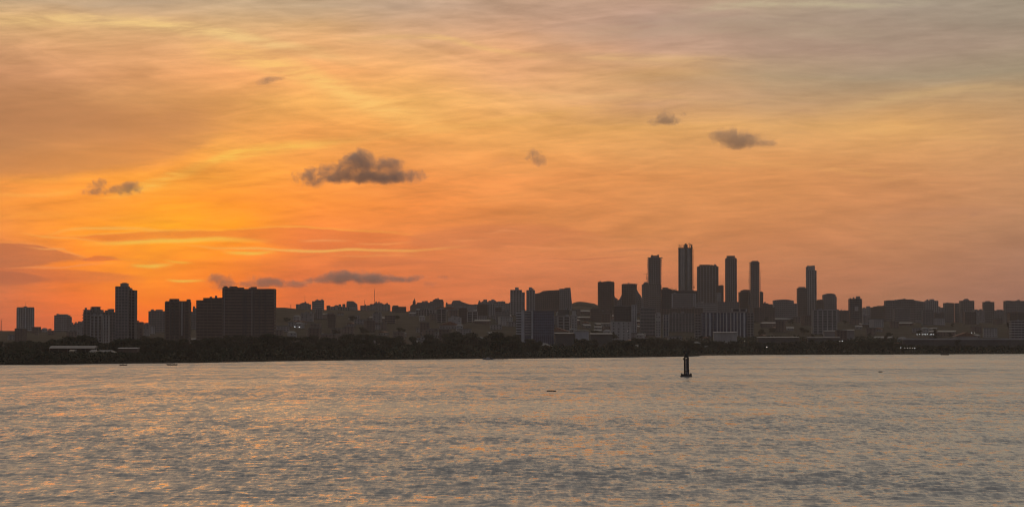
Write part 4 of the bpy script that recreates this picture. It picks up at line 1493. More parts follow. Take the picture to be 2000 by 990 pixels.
for x_px in np.arange(-40, 2045, 8.6):
    px = x_px + TR.uniform(-5, 5)
    s = shore_d(px)
    top = interp(TREETOP, px)
    q = TR.choice((0.02, .15, .35, .6, .85, 1.0, 1.0))
    yy = s + 25 + q * 620
    if 85 < px < 285:
        yy = s + TR.uniform(240, 480)
        q = .9
    zt = at(px, top + TR.uniform(0, 2.4) + (2.2 if 1000 < px < 1720 else 0), yy).z
    x = (px - 1000) / F * yy
    h = zt - ground_z(x, yy)
    if q < .5:
        h = h * TR.uniform(.45, .95)
        if 85 < px < 285:
            continue
    if h < 4.5:
        yy = s + 30 + TR.uniform(0, 120)
        x = (px - 1000) / F * yy
        h = min(12, max(5, at(px, top, yy).z - ground_z(x, yy)))
    h = min(h, 19)
    i = TR.choice((0, 1, 4, 6, 7) if h > 11 else (3, 5, 7, 4))
    o = plant(i, x, yy, h, 'x', 'trees of the shoreline woods', TR.uniform(0, 6.28))
    kind_ = 'wide' if i in (1, 6, 7) else 'round' if i in (0, 4, 3) else 'narrow'
    PLACED.append((o, px, ('low ' if h < 8.5 else 'tall ' if h > 14 else '') + kind_ + ' dark bank tree' + (' near the water' if yy - s < 160 else ''), 'tree'))
    cnt += 1
# the round crown that stands above the rest on the left
for px, top, yy, i, lab in ((163, 651.5, 1910, 0, 'rounded dark tree standing above the woods behind the long low roof'),
                            (141, 655.5, 1890, 4, 'lower round tree left of the rounded dark tree above the long low roof'),
                            (522, 648.5, 2000, 6, 'tall dark tree at the right foot of the largest dark slab'),
                            (972, 645, 2000, 6, 'wide dark tree left of the striped end of the front office block')):
    x = (px - 1000) / F * yy
    plant(i, x, yy, at(px, top, yy).z - ground_z(x, yy), lab, None, TR.uniform(0, 6))


# understorey: the mass of bush that closes the woods, and the reeds along the bank
def thicket(name, label, n, seed, dmin, dmax, hfun, size, lm, p0=-120, p1=2120):
    r = np.random.default_rng(seed)
    px = r.uniform(p0, p1, n)
    q = r.uniform(0, 1, n)
    P = np.zeros((n, 3))
    for i in range(n):
        s = shore_d(px[i])
        y = s + dmin + (dmax - dmin) * q[i]
        x = (px[i] - 1000) / F * y
        hm = hfun(px[i], y)
        P[i] = (x, y, ground_z(x, y) + r.uniform(0, 1) * max(.6, hm))
    d = r.normal(size=(n, 3)); d[:, 1] *= .5
    d /= np.linalg.norm(d, axis=1)[:, None]
    t = r.normal(size=(n, 3)); t /= np.linalg.norm(t, axis=1)[:, None]
    u = np.cross(d, t); u /= np.linalg.norm(u, axis=1)[:, None]
    s_ = r.uniform(.6, 1.3, n)[:, None] * size
    V = np.stack([P + t * s_, P + u * s_ * .8, P - t * s_, P - u * s_ * .8], 1).reshape(-1, 3)
    o = mesh_np(name, V, np.arange(n * 4).reshape(-1, 4), lm)
    tag(o, label, None, None, 'stuff')


def undh(px, y):
    if 60 < px < 300:
        if y < 1600:
            return at(px, 690 + 3 * mnoise.noise(Vector((px * .06, y * .01, 0))), y).z - 1
        if y < 1850:
            return 2.0
    top = interp(TREETOP, px) + 5
    lump = 1.5 + 4.5 * abs(mnoise.noise(Vector((px * .03, y * .004, 2))))
    return min(at(px, top, y).z - 2.0, 3.0 + lump)


thicket('undergrowth', 'dark undergrowth filling the shoreline woods', 60000, 5, 8, 700, undh, 1.5, LEAF[0])
thicket('bank_scrub', 'low scrub and reeds along the river bank', 16000, 6, .5, 22, lambda p, y: 1.2 + 2.4 * abs(mnoise.noise(Vector((p * .02, 0, 4)))), .6, LEAF[1])

thicket('riverside_bushes', 'dark bushes along the bank in front of the low sheds on the left', 16000, 9, 6, 120,
        lambda p, y: at(p, 690.5 + 3.5 * mnoise.noise(Vector((p * .07, y * .02, 0))), y).z - 1.2, .8, LEAF[0], 40, 320)

# trees of the town
for k in range(85):
    px = TR.uniform(-20, 2020)
    yy = TR.uniform(2350, 3900)
    x = (px - 1000) / F * yy
    h = TR.uniform(7, 12)
    if px < 540 and yy > 3000:
        continue
    o = plant(TR.choice((3, 5, 7, 4)), x, yy, h, 'x', 'trees among the houses', TR.uniform(0, 6.28))
    PLACED.append((o, px, 'hazy town tree' + (' high on the slope' if yy > 3200 else ''), 'tree'))

# ------------------------------------------------------------------ low houses of the town
WH = [WALLS['mid'], WALLS['mid'], WALLS['pale'], WALLS['brick'], WALLS['brown']]


def house_proto(i, w, dp, h, kind):
    o = empty('house', (0, 0, 0))
    MB().box(-w / 2, w / 2, -dp / 2, dp / 2, -2, h).build('wall', WH[i % 5], o)
    if kind == 'gable':
        MB().prism([(-w / 2 - .6, h), (w / 2 + .6, h), (0, h + w * .18)], -dp / 2 - .6, dp / 2 + .6).build('roof', TILE, o)
    elif kind == 'hip':
        MB().frus(-w / 2 - .6, w / 2 + .6, -dp / 2 - .6, dp / 2 + .6, h, -w / 4, w / 4, -.3, .3, h + 2.2).build('roof', TILE if i % 2 else TIN, o)
    elif kind == 'shed':
        MB().frus(-w / 2 - .5, w / 2 + .5, -dp / 2 - .5, dp / 2 + .5, h, -w / 2 - .5, w / 2 + .5, dp / 2, dp / 2 + .5, h + 2.0).build('roof', TIN, o)
    else:
        MB().box(-w / 2 - .2, w / 2 + .2, -dp / 2 - .2, dp / 2 + .2, h - .1, h + .7).build('roof', ROOFM, o)
    g = MB()
    nb = max(2, int(w / 3.6))
    for f in range(max(1, int(h / 3))):
        for b in range(nb):
            cx = -w / 2 + (b + .5) * w / nb
            g.box(cx - .6, cx + .6, -dp / 2 - .05, -dp / 2 + .2, f * 3 + 1, f * 3 + 2.3)
    g.build('window', GLASS['dark'], o)['kind'] = 'stuff'
    return o


HP = [house_proto(i, *a) for i, a in enumerate(((11, 9, 3.4, 'gable'), (16, 10, 6.4, 'flat'), (9, 9, 6.2, 'hip'), (22, 11, 3.8, 'shed'), (13, 9, 9.3, 'flat'),
                                                (28, 12, 5.0, 'gable'), (10, 8, 3.2, 'shed'), (18, 12, 12.5, 'flat'), (12, 10, 15.6, 'flat'), (34, 14, 6.0, 'shed')))]
HL = ['small pale gabled house', 'grey flat-roofed house', 'white hip-roofed house', 'long brick zinc-roofed shed', 'brown three-storey house', 'long pale gabled hall',
      'tiny grey zinc-roofed house', 'white four-storey flats', 'brick five-storey flats', 'wide brown warehouse']
usedh = set()
SKY = [(-50, 645), (170, 632), (292, 628), (540, 606), (570, 606), (600, 602), (700, 604), (800, 612), (820, 600), (900, 600), (1000, 604), (1120, 600), (1170, 604), (1250, 606), (1500, 606), (1650, 612), (2050, 612)]


def put_house(i, px, d, rz=None):
    x = (px - 1000) / F * d
    z = ground_z(x, d)
    o = HP[i] if i not in usedh else copy_tree(HP[i])
    usedh.add(i)
    o.location = (x, d, z)
    o.rotation_euler = (0, 0, TR.uniform(-.5, .5) if rz is None else rz)
    tag(o, 'x', 'house', 'houses of the low town')
    PLACED.append((o, px, HL[i], 'house'))


for k in range(330):
    px = TR.uniform(-30, 2030) if k < 210 else TR.uniform(545, 1260)
    d = TR.uniform(2450, 4250)
    if px < 540 and d > 2700 and TR.random() < .5:
        continue
    if px > 1500 and TR.random() < .25:
        continue
    i = TR.choice((0, 0, 0, 1, 1, 1, 2, 2, 3, 4, 4, 4, 6, 6, 7, 8, 5 if d > 3000 else 0, 9 if d > 3200 else 1))
    x = (px - 1000) / F * d
    hh = (5.5, 7, 8.5, 6, 10, 7.5, 5.5, 13.5, 16.5, 8)[i]
    topy = HOR - (ground_z(x, d) + hh - EYE) * F / d
    if topy < interp(SKY, px):
        continue
    if d < 2750 and i in (4, 7, 8):
        continue
    put_house(i, px, d)

for i_, p_ in enumerate(PROTOS):
    if i_ not in used:
        for c_ in list(p_.children):
            bpy.data.objects.remove(c_)
        bpy.data.objects.remove(p_)
label_by_place()

# the low buildings by the river on the left
def shed(label, px0, px1, ytop, d, h_roof, wall, roof, gable=False, open_front=False, cat='shed'):
    k = d / F
    xc = ((px0 + px1) / 2 - 1000) * k
    w = (px1 - px0) * k
    zg = ground_z(xc, d)
    zt = at(0, ytop, d).z - zg
    o = empty('shed', (xc, d, zg))
    tag(o, label, cat)
    eave = zt - h_roof
    if open_front:
        n = max(3, int(w / 5))
        for i in range(n):
            x = -w / 2 + .4 + (w - .8) * i / (n - 1)
            MB().box(x - .2, x + .2, -5.4, -5.0, -1, eave).build('post', STEEL, o)
        MB().box(-w / 2 + .3, w / 2 - .3, 2, 6, -1, eave).build('wall', wall, o)
    else:
        MB().box(-w / 2 + .3, w / 2 - .3, -5, 6, -1, eave).build('wall', wall, o)
        g = MB()
        for i in range(max(2, int(w / 4))):
            x = -w / 2 + 2 + i * 4
            if x + 1 < w / 2:
                g.box(x - .7, x + .7, -5.06, -4.8, .9, min(2.2, eave - .2))
        g.build('window', GLASS['dark'], o)['kind'] = 'stuff'
    if gable:
        MB().frus(-w / 2 - .3, w / 2 + .3, -6, 7, eave, -w / 2 + w * .18, w / 2 - w * .18, -.3, .3, zt).build('roof', roof, o)
    else:
        MB().frus(-w / 2, w / 2, -6, 7, eave, -w / 2, w / 2, 2, 7, zt).build('roof', roof, o)
    return o


shed('long low shed with one pale straight roof in the riverside trees on the left', 99, 188, 675, 1800, 1.9, WALLS['dark'], TIN, open_front=True)
shed('small grey hut under the middle of the long pale roof', 137, 147, 683, 1775, .8, WALLS['mid'], TIN)
shed('small pale hut with a steep roof right of the long shed', 177, 191, 682.5, 1765, 1.8, WALLS['mid'], TIN, gable=True)
shed('low hall with a wide pale hipped roof, right of the steep-roofed hut', 189, 226, 683.5, 1775, 1.7, WALLS['dark'], TIN, gable=True, open_front=True)
shed('brown boxy building with a pale roof edge, rightmost of the riverside sheds', 232, 271, 678.5, 1790, .7, WALLS['brick'], WALLS['pale'])
shed('pale long roof among the trees right of the banded front office block', 1083, 1124, 649.5, 2450, 1.0, WALLS['dark'], TIN)
shed('white two-window house between two long roofs, right of the banded front office block', 1120, 1150, 644.5, 2450, .8, WALLS['white'], ROOFM, cat='house')
shed('second long grey roof, ending at the white lamp near the centre', 1152, 1196, 650, 2480, 1.3, WALLS['dark'], TIN)
shed('pale low box warehouse under the row of white piers', 1393, 1439, 648, 2650, .8, WALLS['pale'], WALLS['pale'])
shed('long thin grey roof right of the pale box warehouse', 1478, 1560, 657.5, 2600, .9, WALLS['dark'], TIN)
shed('long flat hall left of the long wall on the right bank', 1576, 1640, 658, 2700, .8, WALLS['dark'], WALLS['mid'])
shed('grey roof with upturned ends in the low town, right of the pale piers building', 1608, 1634, 645, 2900, 1.0, WALLS['mid'], TIN, gable=True)
shed('pale low roof in the low town under the square tower with a boxy cap', 1646, 1668, 643.5, 2900, 1.0, WALLS['mid'], TIN)


# long wall of the port on the right bank
def port_wall():
    d = 2520
    k = d / F
    o = empty('port_wall', ((1880 - 1000) * k, d, 1.0))
    tag(o, 'long straight pale-topped quay wall running to the right edge of the far bank', 'wall')
    x0, x1 = (1762 - 1880) * k, (2300 - 1880) * k
    zt = at(0, 660.6, d).z - 1.0
    n = 26
    for i in range(n):
        a = x0 + (x1 - x0) * i / n
        b = x0 + (x1 - x0) * (i + 1) / n
        MB().box(a + .06, b - .06, -1, 1, -2, zt - 1.6).build('panel', WALLS['dark'], o)
    MB().box(x0, x1, -1.6, 1.6, zt - 1.55, zt).build('coping', WALLS['pale'], o)
    for i in range(40):
        x = x0 + 3 + i * (x1 - x0 - 6) / 39
        MB().tube((x, 0, zt), (x, 0, zt + 1.1), .07, .07, 4).build('rail_post', STEEL, o)


port_wall()

# ------------------------------------------------------------------ things on the river
CONC = mat('wet_concrete', (.11, .10, .095), rough=.7, var=.4, scale=1.2)
IRON = mat('dark_iron', (.022, .020, .020), rough=.7, var=.3, scale=2)
GREY = mat('weathered_steel', (.13, .12, .13), rough=.6, var=.3, scale=2)
LAMPG = mat('lamp_glass', (.10, .12, .10), rough=.1, spec=.6)


def river_beacon():
    y = 736.0
    d = dist_of(y) + 2.5
    k = d / F
    x = (1340 - 1000) * k
    o = empty('channel_beacon', (x, d, 0))
    tag(o, 'dark channel beacon standing on a square caisson in the river', 'beacon')
    # caisson: hull-like base with sloping ends
    MB().frus(-2.62, 2.62, -2.4, 2.4, -1.5, -2.75, 2.6, -2.4, 2.4, .45).build('caisson', CONC, o)
    MB().box(-2.45, 2.4, -2.3, 2.3, .45, 1.35).build('deck', IRON, o)
    for sx, sy in ((-1, -1), (1, -1), (1, 1), (-1, 1)):
        MB().box(sx * 2.15 - .18, sx * 2.15 + .18, sy * 2.05 - .18, sy * 2.05 + .18, 1.35, 1.72).build('bollard', IRON, o)
    # column: two round piles with a lighter steel casing between them
    for sx in (-.72, .72):
        for sy in (-.6, .6):
            MB().ring(sx, sy, 1.3, 9.0, .40, .40, 12, .36, .36).build('pile', IRON, o)
    MB().box(-.26, .26, -.95, -.3, 1.35, 8.6).build('casing', GREY, o)
    for z in (2.6, 4.3, 6.0, 7.7):
        MB().box(-1.12, 1.12, -1.02, 1.02, z, z + .22).build('brace_ring', IRON, o)
    MB().box(.85, 1.35, -.7, .1, 1.4, 3.4).build('equipment_box', IRON, o)
    MB().frus(.1, .9, -1.6, -1.0, 1.35, .25, .75, -1.4, -1.05, 2.3).build('hatch', GREY, o)
    # ladder on the right side
    for sy in (-.28, .28):
        MB().tube((1.2, sy, 1.35), (1.2, sy, 9.2), .045, .045, 5).build('ladder_rail', IRON, o)
    for i in range(18):
        MB().tube((1.2, -.28, 1.7 + i * .41), (1.2, .28, 1.7 + i * .41), .03, .03, 4).build('rung', IRON, o)
    # small side gauge
    MB().tube((-1.05, -.6, 7.6), (-1.42, -.6, 8.4), .07, .07, 5).build('gauge_arm', GREY, o)
    MB().ring(-1.45, -.6, 8.0, 8.9, .17, .17, 8).build('gauge', IRON, o)
    # head: platform, pair of round marks leaning outwards like a V, lantern
    MB().frus(-1.1, 1.1, -1.05, 1.05, 8.9, -1.0, 1.0, -1.0, 1.0, 9.3).build('platform', IRON, o)
    MB().frus(-.75, .75, -.7, .7, 9.3, -.5, .5, -.5, .5, 10.9).build('lantern_housing', IRON, o)
    for s in (-1, 1):
        MB().tube((s * .15, -.2, 10.3), (s * .95, -.2, 11.5), .30, .26, 8).build('arm', IRON, o)
        m = MB()
        for j in range(6):
            a0, a1 = math.pi * j / 6 - math.pi / 2, math.pi * (j + 1) / 6 - math.pi / 2
            m.ring(s * .95, -.2, 11.75 + .75 * math.sin(a0), 11.75 + .75 * math.sin(a1), .75 * max(.02, math.cos(a0)), .6 * max(.02, math.cos(a0)), 12,
                   .75 * max(.02, math.cos(a1)), .6 * max(.02, math.cos(a1)))
        m.build('topmark', IRON, o)
    MB().ring(0, 0, 10.9, 11.35, .26, .26, 10, .16, .16).build('lantern', LAMPG, o)
    for sx, sy in ((-1, -1), (1, -1), (1, 1), (-1, 1)):
        MB().tube((sx * .95, sy * .95, 9.3), (sx * .95, sy * .95, 10.1), .05, .05, 5).build('rail_post', IRON, o)
    for z in (9.7, 10.1):
        for a, b in (((-.95, -.95), (.95, -.95)), ((.95, -.95), (.95, .95)), ((.95, .95), (-.95, .95)), ((-.95, .95), (-.95, -.95))):
            MB().tube((*a, z), (*b, z), .035, .035, 4).build('handrail', IRON, o)


river_beacon()


def hull_mesh(L, B, H, draft=.3, n=12, sheer=.5, transom=.75):
    """lofted open hull: bow at -x"""
    V, Fc = [], []
    for i in range(n + 1):
        t = i / n
        x = -L / 2 + L * t
        b = B / 2 * min(1, (math.sin(min(1, t * 1.5) * math.pi / 2)) ** .8) * (1 - (1 - transom) * max(0, t - .7) / .3) + .03
        zt = H + sheer * (1 - t) ** 2.2 * H + .12 * H * t ** 3
        zb = -draft + (zt + draft) * max(0, 1 - t * 6) * .7
        sec = [(-b, zt), (-b * .86, zt * .35), (-b * .5, zb * .8), (0, zb), (b * .5, zb * .8), (b * .86, zt * .35), (b, zt)]
        inn = [(b * .84, zt - .02), (b * .6, zt * .25), (-b * .6, zt * .25), (-b * .84, zt - .02)]
        V += [(x, y, z) for y, z in sec + inn]
    m = 11
    for i in range(n):
        for j in range(m):
            a, b = i * m + j, i * m + (j + 1) % m
            Fc.append((a, b, b + m, a + m))
    Fc += [tuple(range(m)), tuple(reversed(range(n * m, n * m + m)))]
    return V, Fc


def boat(name, label, px, py, L, B, H, hullm, rz=0.0, cabin=None, canopy=None, people=0, extra=None, cat='boat'):
    d = dist_of(py)
    x = (px - 1000) / F * d
    o = empty(name, (x, d, 0), rz)
    tag(o, label, cat)
    V, Fc = hull_mesh(L, B, H)
    mb = MB(); mb.v = V; mb.f = Fc
    mb.build('hull', hullm, o)
    if cabin:
        a, b, h = cabin
        MB().frus(a, b, -B * .34, B * .34, H * .5, a + .35, b - .1, -B * .3, B * .3, H + h).build('cabin', WALLS['pale'], o)
        MB().frus(a - .04, a + .28, -B * .28, B * .28, H + h * .35, a + .2, a + .35, -B * .26, B * .26, H + h * .85).build('windscreen', GLASS['dark'], o)
        MB().box(a + .1, b + .2, -B * .36, B * .36, H + h, H + h + .09).build('roof', WALLS['pale'], o)
    if canopy:
        a, b, h = canopy
        for qx in (a + .1, b - .1):
            for qy in (-B * .35, B * .35):
                MB().tube((qx, qy, H * .6), (qx, qy, H + h), .04, .04, 5).build('post', IRON, o)
        MB().frus(a - .1, b + .1, -B * .45, B * .45, H + h, a + (b - a) * .3, b - (b - a) * .3, -B * .2, B * .2, H + h + .35).build('canopy', IRON, o)
    MB().box(L / 2 - .05, L / 2 + .3, -.22, .22, -.1, H + .35).build('outboard_motor', IRON, o)
    for i in range(2):
        q = -L * .1 + i * L * .3
        MB().box(q - .13, q + .13, -B * .4, B * .4, H * .62, H * .72).build('thwart', mat('boat_wood', (.05, .035, .025), scale=3), o)
    return o


def seated_person(label, loc, face, shirt, scale=1.0, standing=False):
    """one continuous skinned body"""
    j = {'pelvis': (0, 0, .0), 'chest': (.03, 0, .34), 'neck': (.05, 0, .53), 'head': (.07, 0, .66), 'top': (.06, 0, .79),
         'sl': (.03, .19, .46), 'el': (.16, .26, .22), 'hl': (.38, .18, .16), 'sr': (.03, -.19, .46), 'er': (.16, -.26, .22), 'hr': (.38, -.18, .16),
         'hpl': (.02, .1, -.02), 'kl': (.44, .14, .04), 'al': (.46, .14, -.38), 'fl': (.60, .14, -.42), 'hpr': (.02, -.1, -.02), 'kr': (.44, -.14, .04), 'ar': (.46, -.14, -.38), 'fr': (.60, -.14, -.42)}
    rad = {'pelvis': .15, 'chest': .15, 'neck': .06, 'head': .10, 'top': .07, 'sl': .065, 'el': .045, 'hl': .04, 'sr': .065, 'er': .045, 'hr': .04,
           'hpl': .09, 'kl': .065, 'al': .045, 'fl': .04, 'hpr': .09, 'kr': .065, 'ar': .045, 'fr': .04}
    ed = [('pelvis', 'chest'), ('chest', 'neck'), ('neck', 'head'), ('head', 'top'), ('chest', 'sl'), ('sl', 'el'), ('el', 'hl'), ('chest', 'sr'), ('sr', 'er'), ('er', 'hr'),
          ('pelvis', 'hpl'), ('hpl', 'kl'), ('kl', 'al'), ('al', 'fl'), ('pelvis', 'hpr'), ('hpr', 'kr'), ('kr', 'ar'), ('ar', 'fr')]
    if standing:
        for s, sg in (('l', 1), ('r', -1)):
            j['hp' + s] = (0, .1 * sg, -.05); j['k' + s] = (.03, .12 * sg, -.46); j['a' + s] = (0, .13 * sg, -.86); j['f' + s] = (.16, .14 * sg, -.9)
    names = list(j)
    me = bpy.data.meshes.new('person')
    me.from_pydata([tuple(c * scale for c in j[n]) for n in names], [(names.index(a), names.index(b)) for a, b in ed], [])
    o = bpy.data.objects.new('person', me)
    link(o)
    md = o.modifiers.new('skin', 'SKIN')
    for i, n in enumerate(names):
        me.skin_vertices[0].data[i].radius = (rad[n] * scale, rad[n] * scale)
    me.skin_vertices[0].data[0].use_root = True
    sb = o.modifiers.new('smooth', 'SUBSURF')
    sb.levels = sb.render_levels = 1
    me.materials.append(mat('cloth_' + shirt, {'dark': (.03, .03, .04), 'dull': (.07, .06, .05)}[shirt]))
    o.location = loc
    o.rotation_euler.z = face
    tag(o, label, 'person')
    return o


HULLD = mat('dark_hull', (.03, .026, .025), rough=.5, scale=2)
HULLP = mat('pale_hull', (.22, .23, .24), rough=.4, scale=2)
b1 = boat('motorboat', 'pale grey motorboat with a small cabin under the far bank, centre left', 952.5, 702.2, 8.4, 2.3, .75, HULLP, cabin=(-1.2, 1.8, 1.0))
b2 = boat('fishing_boat', 'low dark open boat lying close to the far bank near the right edge', 1844, 693.2, 8.0, 1.8, .7, HULLD, rz=.15, canopy=(-.6, 1.6, .8))
b3 = boat('canoe', 'tiny dark canoe with a crouched figure, leftmost craft on the river', 241, 713.4, 4.6, 1.2, .5, HULLD, rz=.2)
b4 = boat('fishing_boat', 'small dark boat with a low canopy and a long stern, second craft from the left', 336, 713.0, 6.6, 1.5, .6, HULLD, canopy=(-.9, .9, .62))
seated_person('small dark figure crouched in the leftmost canoe', (b3.location.x + .1, b3.location.y, .62), math.pi, 'dark')
seated_person('dark figure sitting at the stern of the boat with the low canopy', (b4.location.x + 1.7, b4.location.y, .72), math.pi, 'dull')
seated_person('dark figure sitting in the bow of the open boat near the right edge', (b2.location.x - 1.9, b2.location.y - .25, .85), 0, 'dark')


def log_(name, label, px, py, L, r_, rz):
    d = dist_of(py)
    x = (px - 1000) / F * d
    V, n, m = [], 14, 9
    for i in range(n + 1):
        t = i / n
        rr = r_ * (1 - .35 * t) * (1 + .15 * mnoise.noise(Vector((i * .9, rz, 0))))
        cx, cz = -L / 2 + L * t, .12 + .06 * math.sin(t * 3.0)
        for j in range(m):
            a = 2 * math.pi * j / m
            V.append((cx, rr * math.cos(a) * 1.0, cz + rr * math.sin(a)))
    Fc = [(i * m + j, i * m + (j + 1) % m, (i + 1) * m + (j + 1) % m, (i + 1) * m + j) for i in range(n) for j in range(m)]
    o = mesh_np(name, V, Fc, mat('wet_wood', (.035, .022, .014), rough=.6, var=.4, scale=4), smooth=True)
    o.location = (x, d, 0)
    o.rotation_euler = (0, 0, rz)
    tag(o, label, 'log')


log_('drifting_log', 'dark straight log drifting in mid-river left of the beacon', 1077, 764, 3.3, .26, .25)
log_('drifting_branch', 'short dark branch drifting in the river right of the beacon', 1719, 726.5, 2.2, .30, .4)


# ------------------------------------------------------------------ lit lamps in the town and on the bank
def lamp_mat(name, col, e):
    m = bpy.data.materials.new(name)
    m.use_nodes = True
    b = m.node_tree.nodes['Principled BSDF']
    b.inputs['Base Color'].default_value = (*col, 1)
    b.inputs['Emission Color'].default_value = (*col, 1)
    b.inputs['Emission Strength'].default_value = e
    return m


WLAMP = lamp_mat('white_lamp', (.95, 1.0, 1.0), 1.7)
YLAMP = lamp_mat('warm_lamp', (1.0, .9, .75), .9)


def street_lamp(label, px, py, d, r_=.55, m=None, group=None):
    p = at(px, py, d)
    zg = ground_z(p.x, d)
    h = max(4.0, p.z - zg)
    o = empty('street_lamp', (p.x, d, p.z - h))
    tag(o, label, 'lamp', group)
    MB().tube((0, 0, 0), (0, 0, h), .14, .09, 6).build('post', STEEL, o)
    MB().tube((0, 0, h - .1), (0, -.9, h + .05), .06, .05, 5).build('bracket', STEEL, o)
    MB().ring(0, -1.0, h - r_ * .5, h + r_ * .5, r_, r_, 10, r_ * .7, r_ * .7).build('lamp_head', m or WLAMP, o)
    return o


street_lamp('bright white lamp left of the pair on the left hill slope', 576, 637.7, 3000, .62)
street_lamp('bright white lamp right of the pair on the left hill slope', 584.7, 638.4, 3000, .70)
street_lamp('lone white lamp high on the hill slope under the tallest radio mast', 743, 616.4, 3700, .75)
street_lamp('faint white lamp on the bank under the second broad tower', 1225.5, 646.5, 2500, .40, YLAMP)
street_lamp('small lamp low on the dark bank just left of the beacon', 1314, 677.0, 2230, .40, YLAMP)
street_lamp('lamp low on the dark bank below the slim ragged tower', 1497.5, 677.3, 2300, .42)
street_lamp('faint lamp standing in the scrub below the pale box warehouse', 1454, 666, 2450, .38, YLAMP)
street_lamp('left lamp of the pair on the bank under the round-topped tower', 1640, 666.3, 2450, .42, YLAMP)
street_lamp('right brighter lamp of the pair on the bank under the round-topped tower', 1645, 665.6, 2450, .50)
for i, x in enumerate((1791, 1795.5, 1801, 1804.5, 1807.5, 1811, 1816.5, 1819.5, 1822.5)):
    street_lamp(ORD[i] + ' from left of the nine lit lamps behind the quay wall', x, 653 - .3 * (i % 2), 2700, .42, WLAMP, 'lamps behind the quay wall')
for i, x in enumerate((1897.5, 1903)):
    street_lamp(('left' if i == 0 else 'right') + ' lamp of the small pair near the right edge above the wall', x, 649.5, 2700, .42, WLAMP if i == 0 else YLAMP)
for i, x in enumerate((1759, 1767, 1772, 1777, 1782, 1786.5)):
    street_lamp(ORD[i] + ' from left of the six low lamps by the water under the quay wall', x, 678.6 + .5 * (x > 1760), 2330, .34, WLAMP if i in (0, 5) else YLAMP, 'lamps by the water on the right bank')

# ------------------------------------------------------------------ small dark cumulus under the high cloud
CH = 700.0      # height of their bases


def cloud(label, base_y, blobs, dens=.02, noise_s=1.0, thr=.0, seed=0, col=(.86, .72, .66)):
    """blobs: (px, py, rx, ry) in photograph pixels; real bodies of vapour, as deep as they are wide"""
    blobs = [(x, y, rx * 1.12, ry * 1.15) for x, y, rx, ry in blobs]
    v = ray(1000, base_y)
    d = (CH - EYE) * v.y / v.z
    k = d / F
    m = bpy.data.materials.new('cloud_vapour')
    m.use_nodes = True
    N = Net(m.node_tree)
    N.n.clear()
    o_ = N.n.new('ShaderNodeOutputMaterial')
    vol = N.n.new('ShaderNodeVolumePrincipled')
    vol.inputs['Color'].default_value = (*col, 1)
    vol.inputs['Anisotropy'].default_value = .3
    N.l.new(vol.outputs[0], o_.inputs['Volume'])
    px = [b[0] for b in blobs]
    cx0 = (min(px) + max(px)) / 2
    org = at(cx0, base_y, d)
    co = N.n.new('ShaderNodeTexCoord').outputs['Object']
    S = 1.0 / (20 * k) * noise_s
    n1 = N.n.new('ShaderNodeTexNoise')
    n1.inputs['Scale'].default_value = S
    n1.inputs['Detail'].default_value = 7
    n1.inputs['Roughness'].default_value = .68
    n1.inputs['Distortion'].default_value = .4
    mp = N.n.new('ShaderNodeMapping')
    mp.inputs['Rotation'].default_value = (0, R(33), 0)
    N.l.new(N.vm('MULTIPLY', N.vm('ADD', co, (seed * 300.0, 0, 0)), (1, .3, 1)), mp.inputs[0])
    N.l.new(mp.outputs[0], n1.inputs['Vector'])
    field = None
    bm = bmesh.new()
    for i, (x, y, rx, ry) in enumerate(blobs):
        p = at(x, y, d)
        c = (p.x - org.x, (hash((i, seed)) % 7 - 3) * .08 * rx * k, p.z - org.z)
        r_ = (rx * k, max(rx * .5, ry) * k, ry * k)
        u = N.vm('DIVIDE', N.vm('SUBTRACT', co, c), r_)
        q = N.vm('DOT_PRODUCT', u, u)
        f = N.m('POWER', N.m('MAXIMUM', N.sub(1.0, N.mul(q, .72)), 0.0), 2.0)
        field = f if field is None else N.add(field, f)
        mt = Matrix.Translation(c) @ Matrix.Diagonal((r_[0] * 1.2, r_[1] * 1.2, r_[2] * 1.22, 1))
        bmesh.ops.create_icosphere(bm, subdivisions=3, radius=1.0, matrix=mt)
    f = N.add(field, N.mul(N.sub(n1.outputs[0], .5), 2.6))
    dn = N.mul(N.ss(f, .28 + thr, 1.55 + thr, 0.0, 1.0), N.ss(field, .02, .3))
    N.l.new(N.mul(dn, dens / k * 3.0), vol.inputs['Density'])
    m.cycles.volume_step_rate = .35
    me = bpy.data.meshes.new('cumulus_cloud')
    bm.to_mesh(me)
    bm.free()
    # one closed skin round all the lobes
    o = bpy.data.objects.new('cumulus_cloud', me)
    COL.objects.link(o)
    rm = o.modifiers.new('skin', 'REMESH')
    rm.mode = 'VOXEL'
    rm.voxel_size = max(max(8, min(b[3] for b in blobs)) * k * .3, 2.0)
    dg = bpy.context.evaluated_depsgraph_get()
    me2 = bpy.data.meshes.new_from_object(o.evaluated_get(dg))
    o.modifiers.clear()
    o.data = me2
    me2.materials.clear()
    me2.materials.append(m)
    o.location = org
    tag(o, label, 'cloud')
    return o


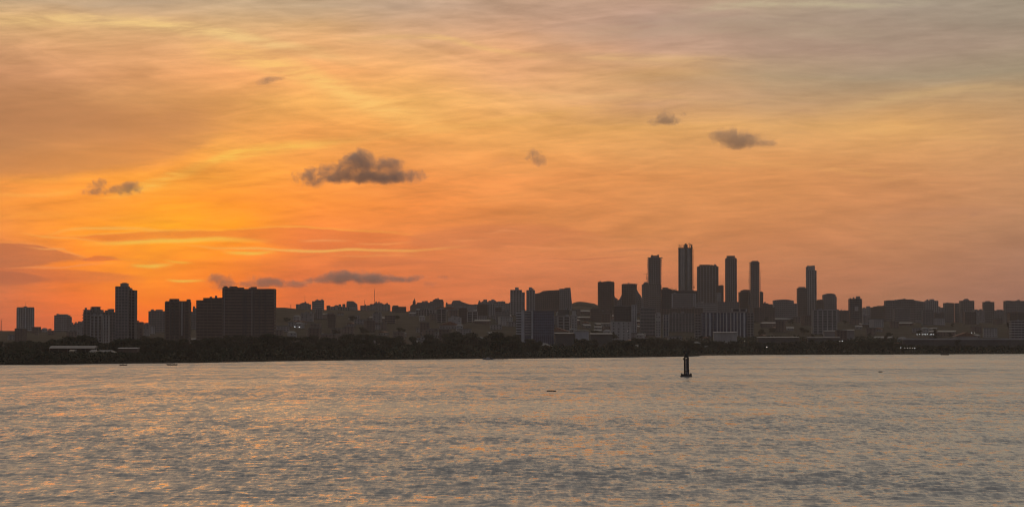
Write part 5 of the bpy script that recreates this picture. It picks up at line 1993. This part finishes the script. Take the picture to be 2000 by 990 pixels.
cloud('largest dark puffy cloud with a peaked top, left of the picture middle', 364,
      [(705, 326, 50, 34), (706, 308, 30, 22), (762, 336, 46, 26), (806, 345, 42, 19), (655, 336, 40, 22), (606, 346, 52, 26), (715, 350, 90, 14), (765, 318, 24, 18)], .020, 1.0, .0, 1)
cloud('dark lens-shaped cloud high on the right', 296, [(1430, 268, 54, 25), (1470, 277, 54, 17), (1412, 264, 30, 14), (1440, 284, 34, 12), (1500, 280, 20, 7)], .014, 1.0, .03, 2)
cloud('small dark puff left of the lens-shaped cloud', 245, [(1298, 228, 30, 19), (1314, 237, 30, 11), (1282, 239, 30, 10), (1335, 224, 14, 7)], .016, 1.3, .05, 3)
cloud('faint small slanting puff in the middle of the sky', 327, [(1042, 305, 26, 17), (1055, 317, 20, 13)], .016, 1.1, .0, 4)
cloud('thin dark sliver of cloud high on the left', 171, [(512, 161, 28, 10), (538, 153, 28, 6), (524, 156, 24, 8)], .013, 1.3, .02, 5)
cloud('ragged left puff of the small pair on the far left', 385, [(186, 366, 30, 19), (200, 355, 20, 12), (182, 377, 34, 9), (212, 374, 16, 8)], .015, 1.6, .06, 6)
cloud('darker right puff of the small pair on the far left', 385, [(245, 369, 40, 17), (258, 364, 24, 14), (226, 372, 18, 10)], .018, 1.4, .02, 7)
cloud('low reddish puff left of the largest dark slab, near the sunset', 572, [(430, 550, 34, 20), (420, 540, 18, 12), (445, 556, 22, 14)], .014, 1.3, -.05, 8)
cloud('low flat cloud just above the largest dark slab', 568, [(500, 552, 36, 16), (548, 554, 50, 12), (475, 556, 22, 10), (530, 550, 30, 12), (590, 555, 26, 9)], .016, 1.2, -.05, 9)
cloud('long grey cloud low over the hill town', 563, [(690, 542, 74, 17), (640, 545, 36, 11), (745, 545, 58, 11), (795, 546, 34, 8), (668, 537, 36, 11), (610, 548, 26, 8), (820, 541, 20, 7)], .018, 1.1, -.05, 10)
cloud('tiny cloud right of the long grey cloud', 553, [(871, 542, 20, 6), (866, 540, 12, 5)], .009, 1.3, .04, 11)
cloud('faint tiny cloud just under and left of the tiny one', 568, [(842, 556, 24, 8), (836, 552, 14, 6)], .006, 1.3, .06, 12)

# ------------------------------------------------------------------ haze
HZ = bpy.data.materials.new('evening_haze')
HZ.use_nodes = True
hn = Net(HZ.node_tree)
hn.n.clear()
ho = hn.n.new('ShaderNodeOutputMaterial')
pv = hn.n.new('ShaderNodeVolumePrincipled')
pv.inputs['Color'].default_value = (.96, .86, .80, 1)
pv.inputs['Density'].default_value = HAZE_D
pv.inputs['Anisotropy'].default_value = 0.4
hn.l.new(pv.outputs[0], ho.inputs['Volume'])
hb = MB().box(-4400, 4400, -1700, HAZE_FAR, -4.0, HAZE_TOP).build('haze', HZ)
tag(hb, kind='stuff')
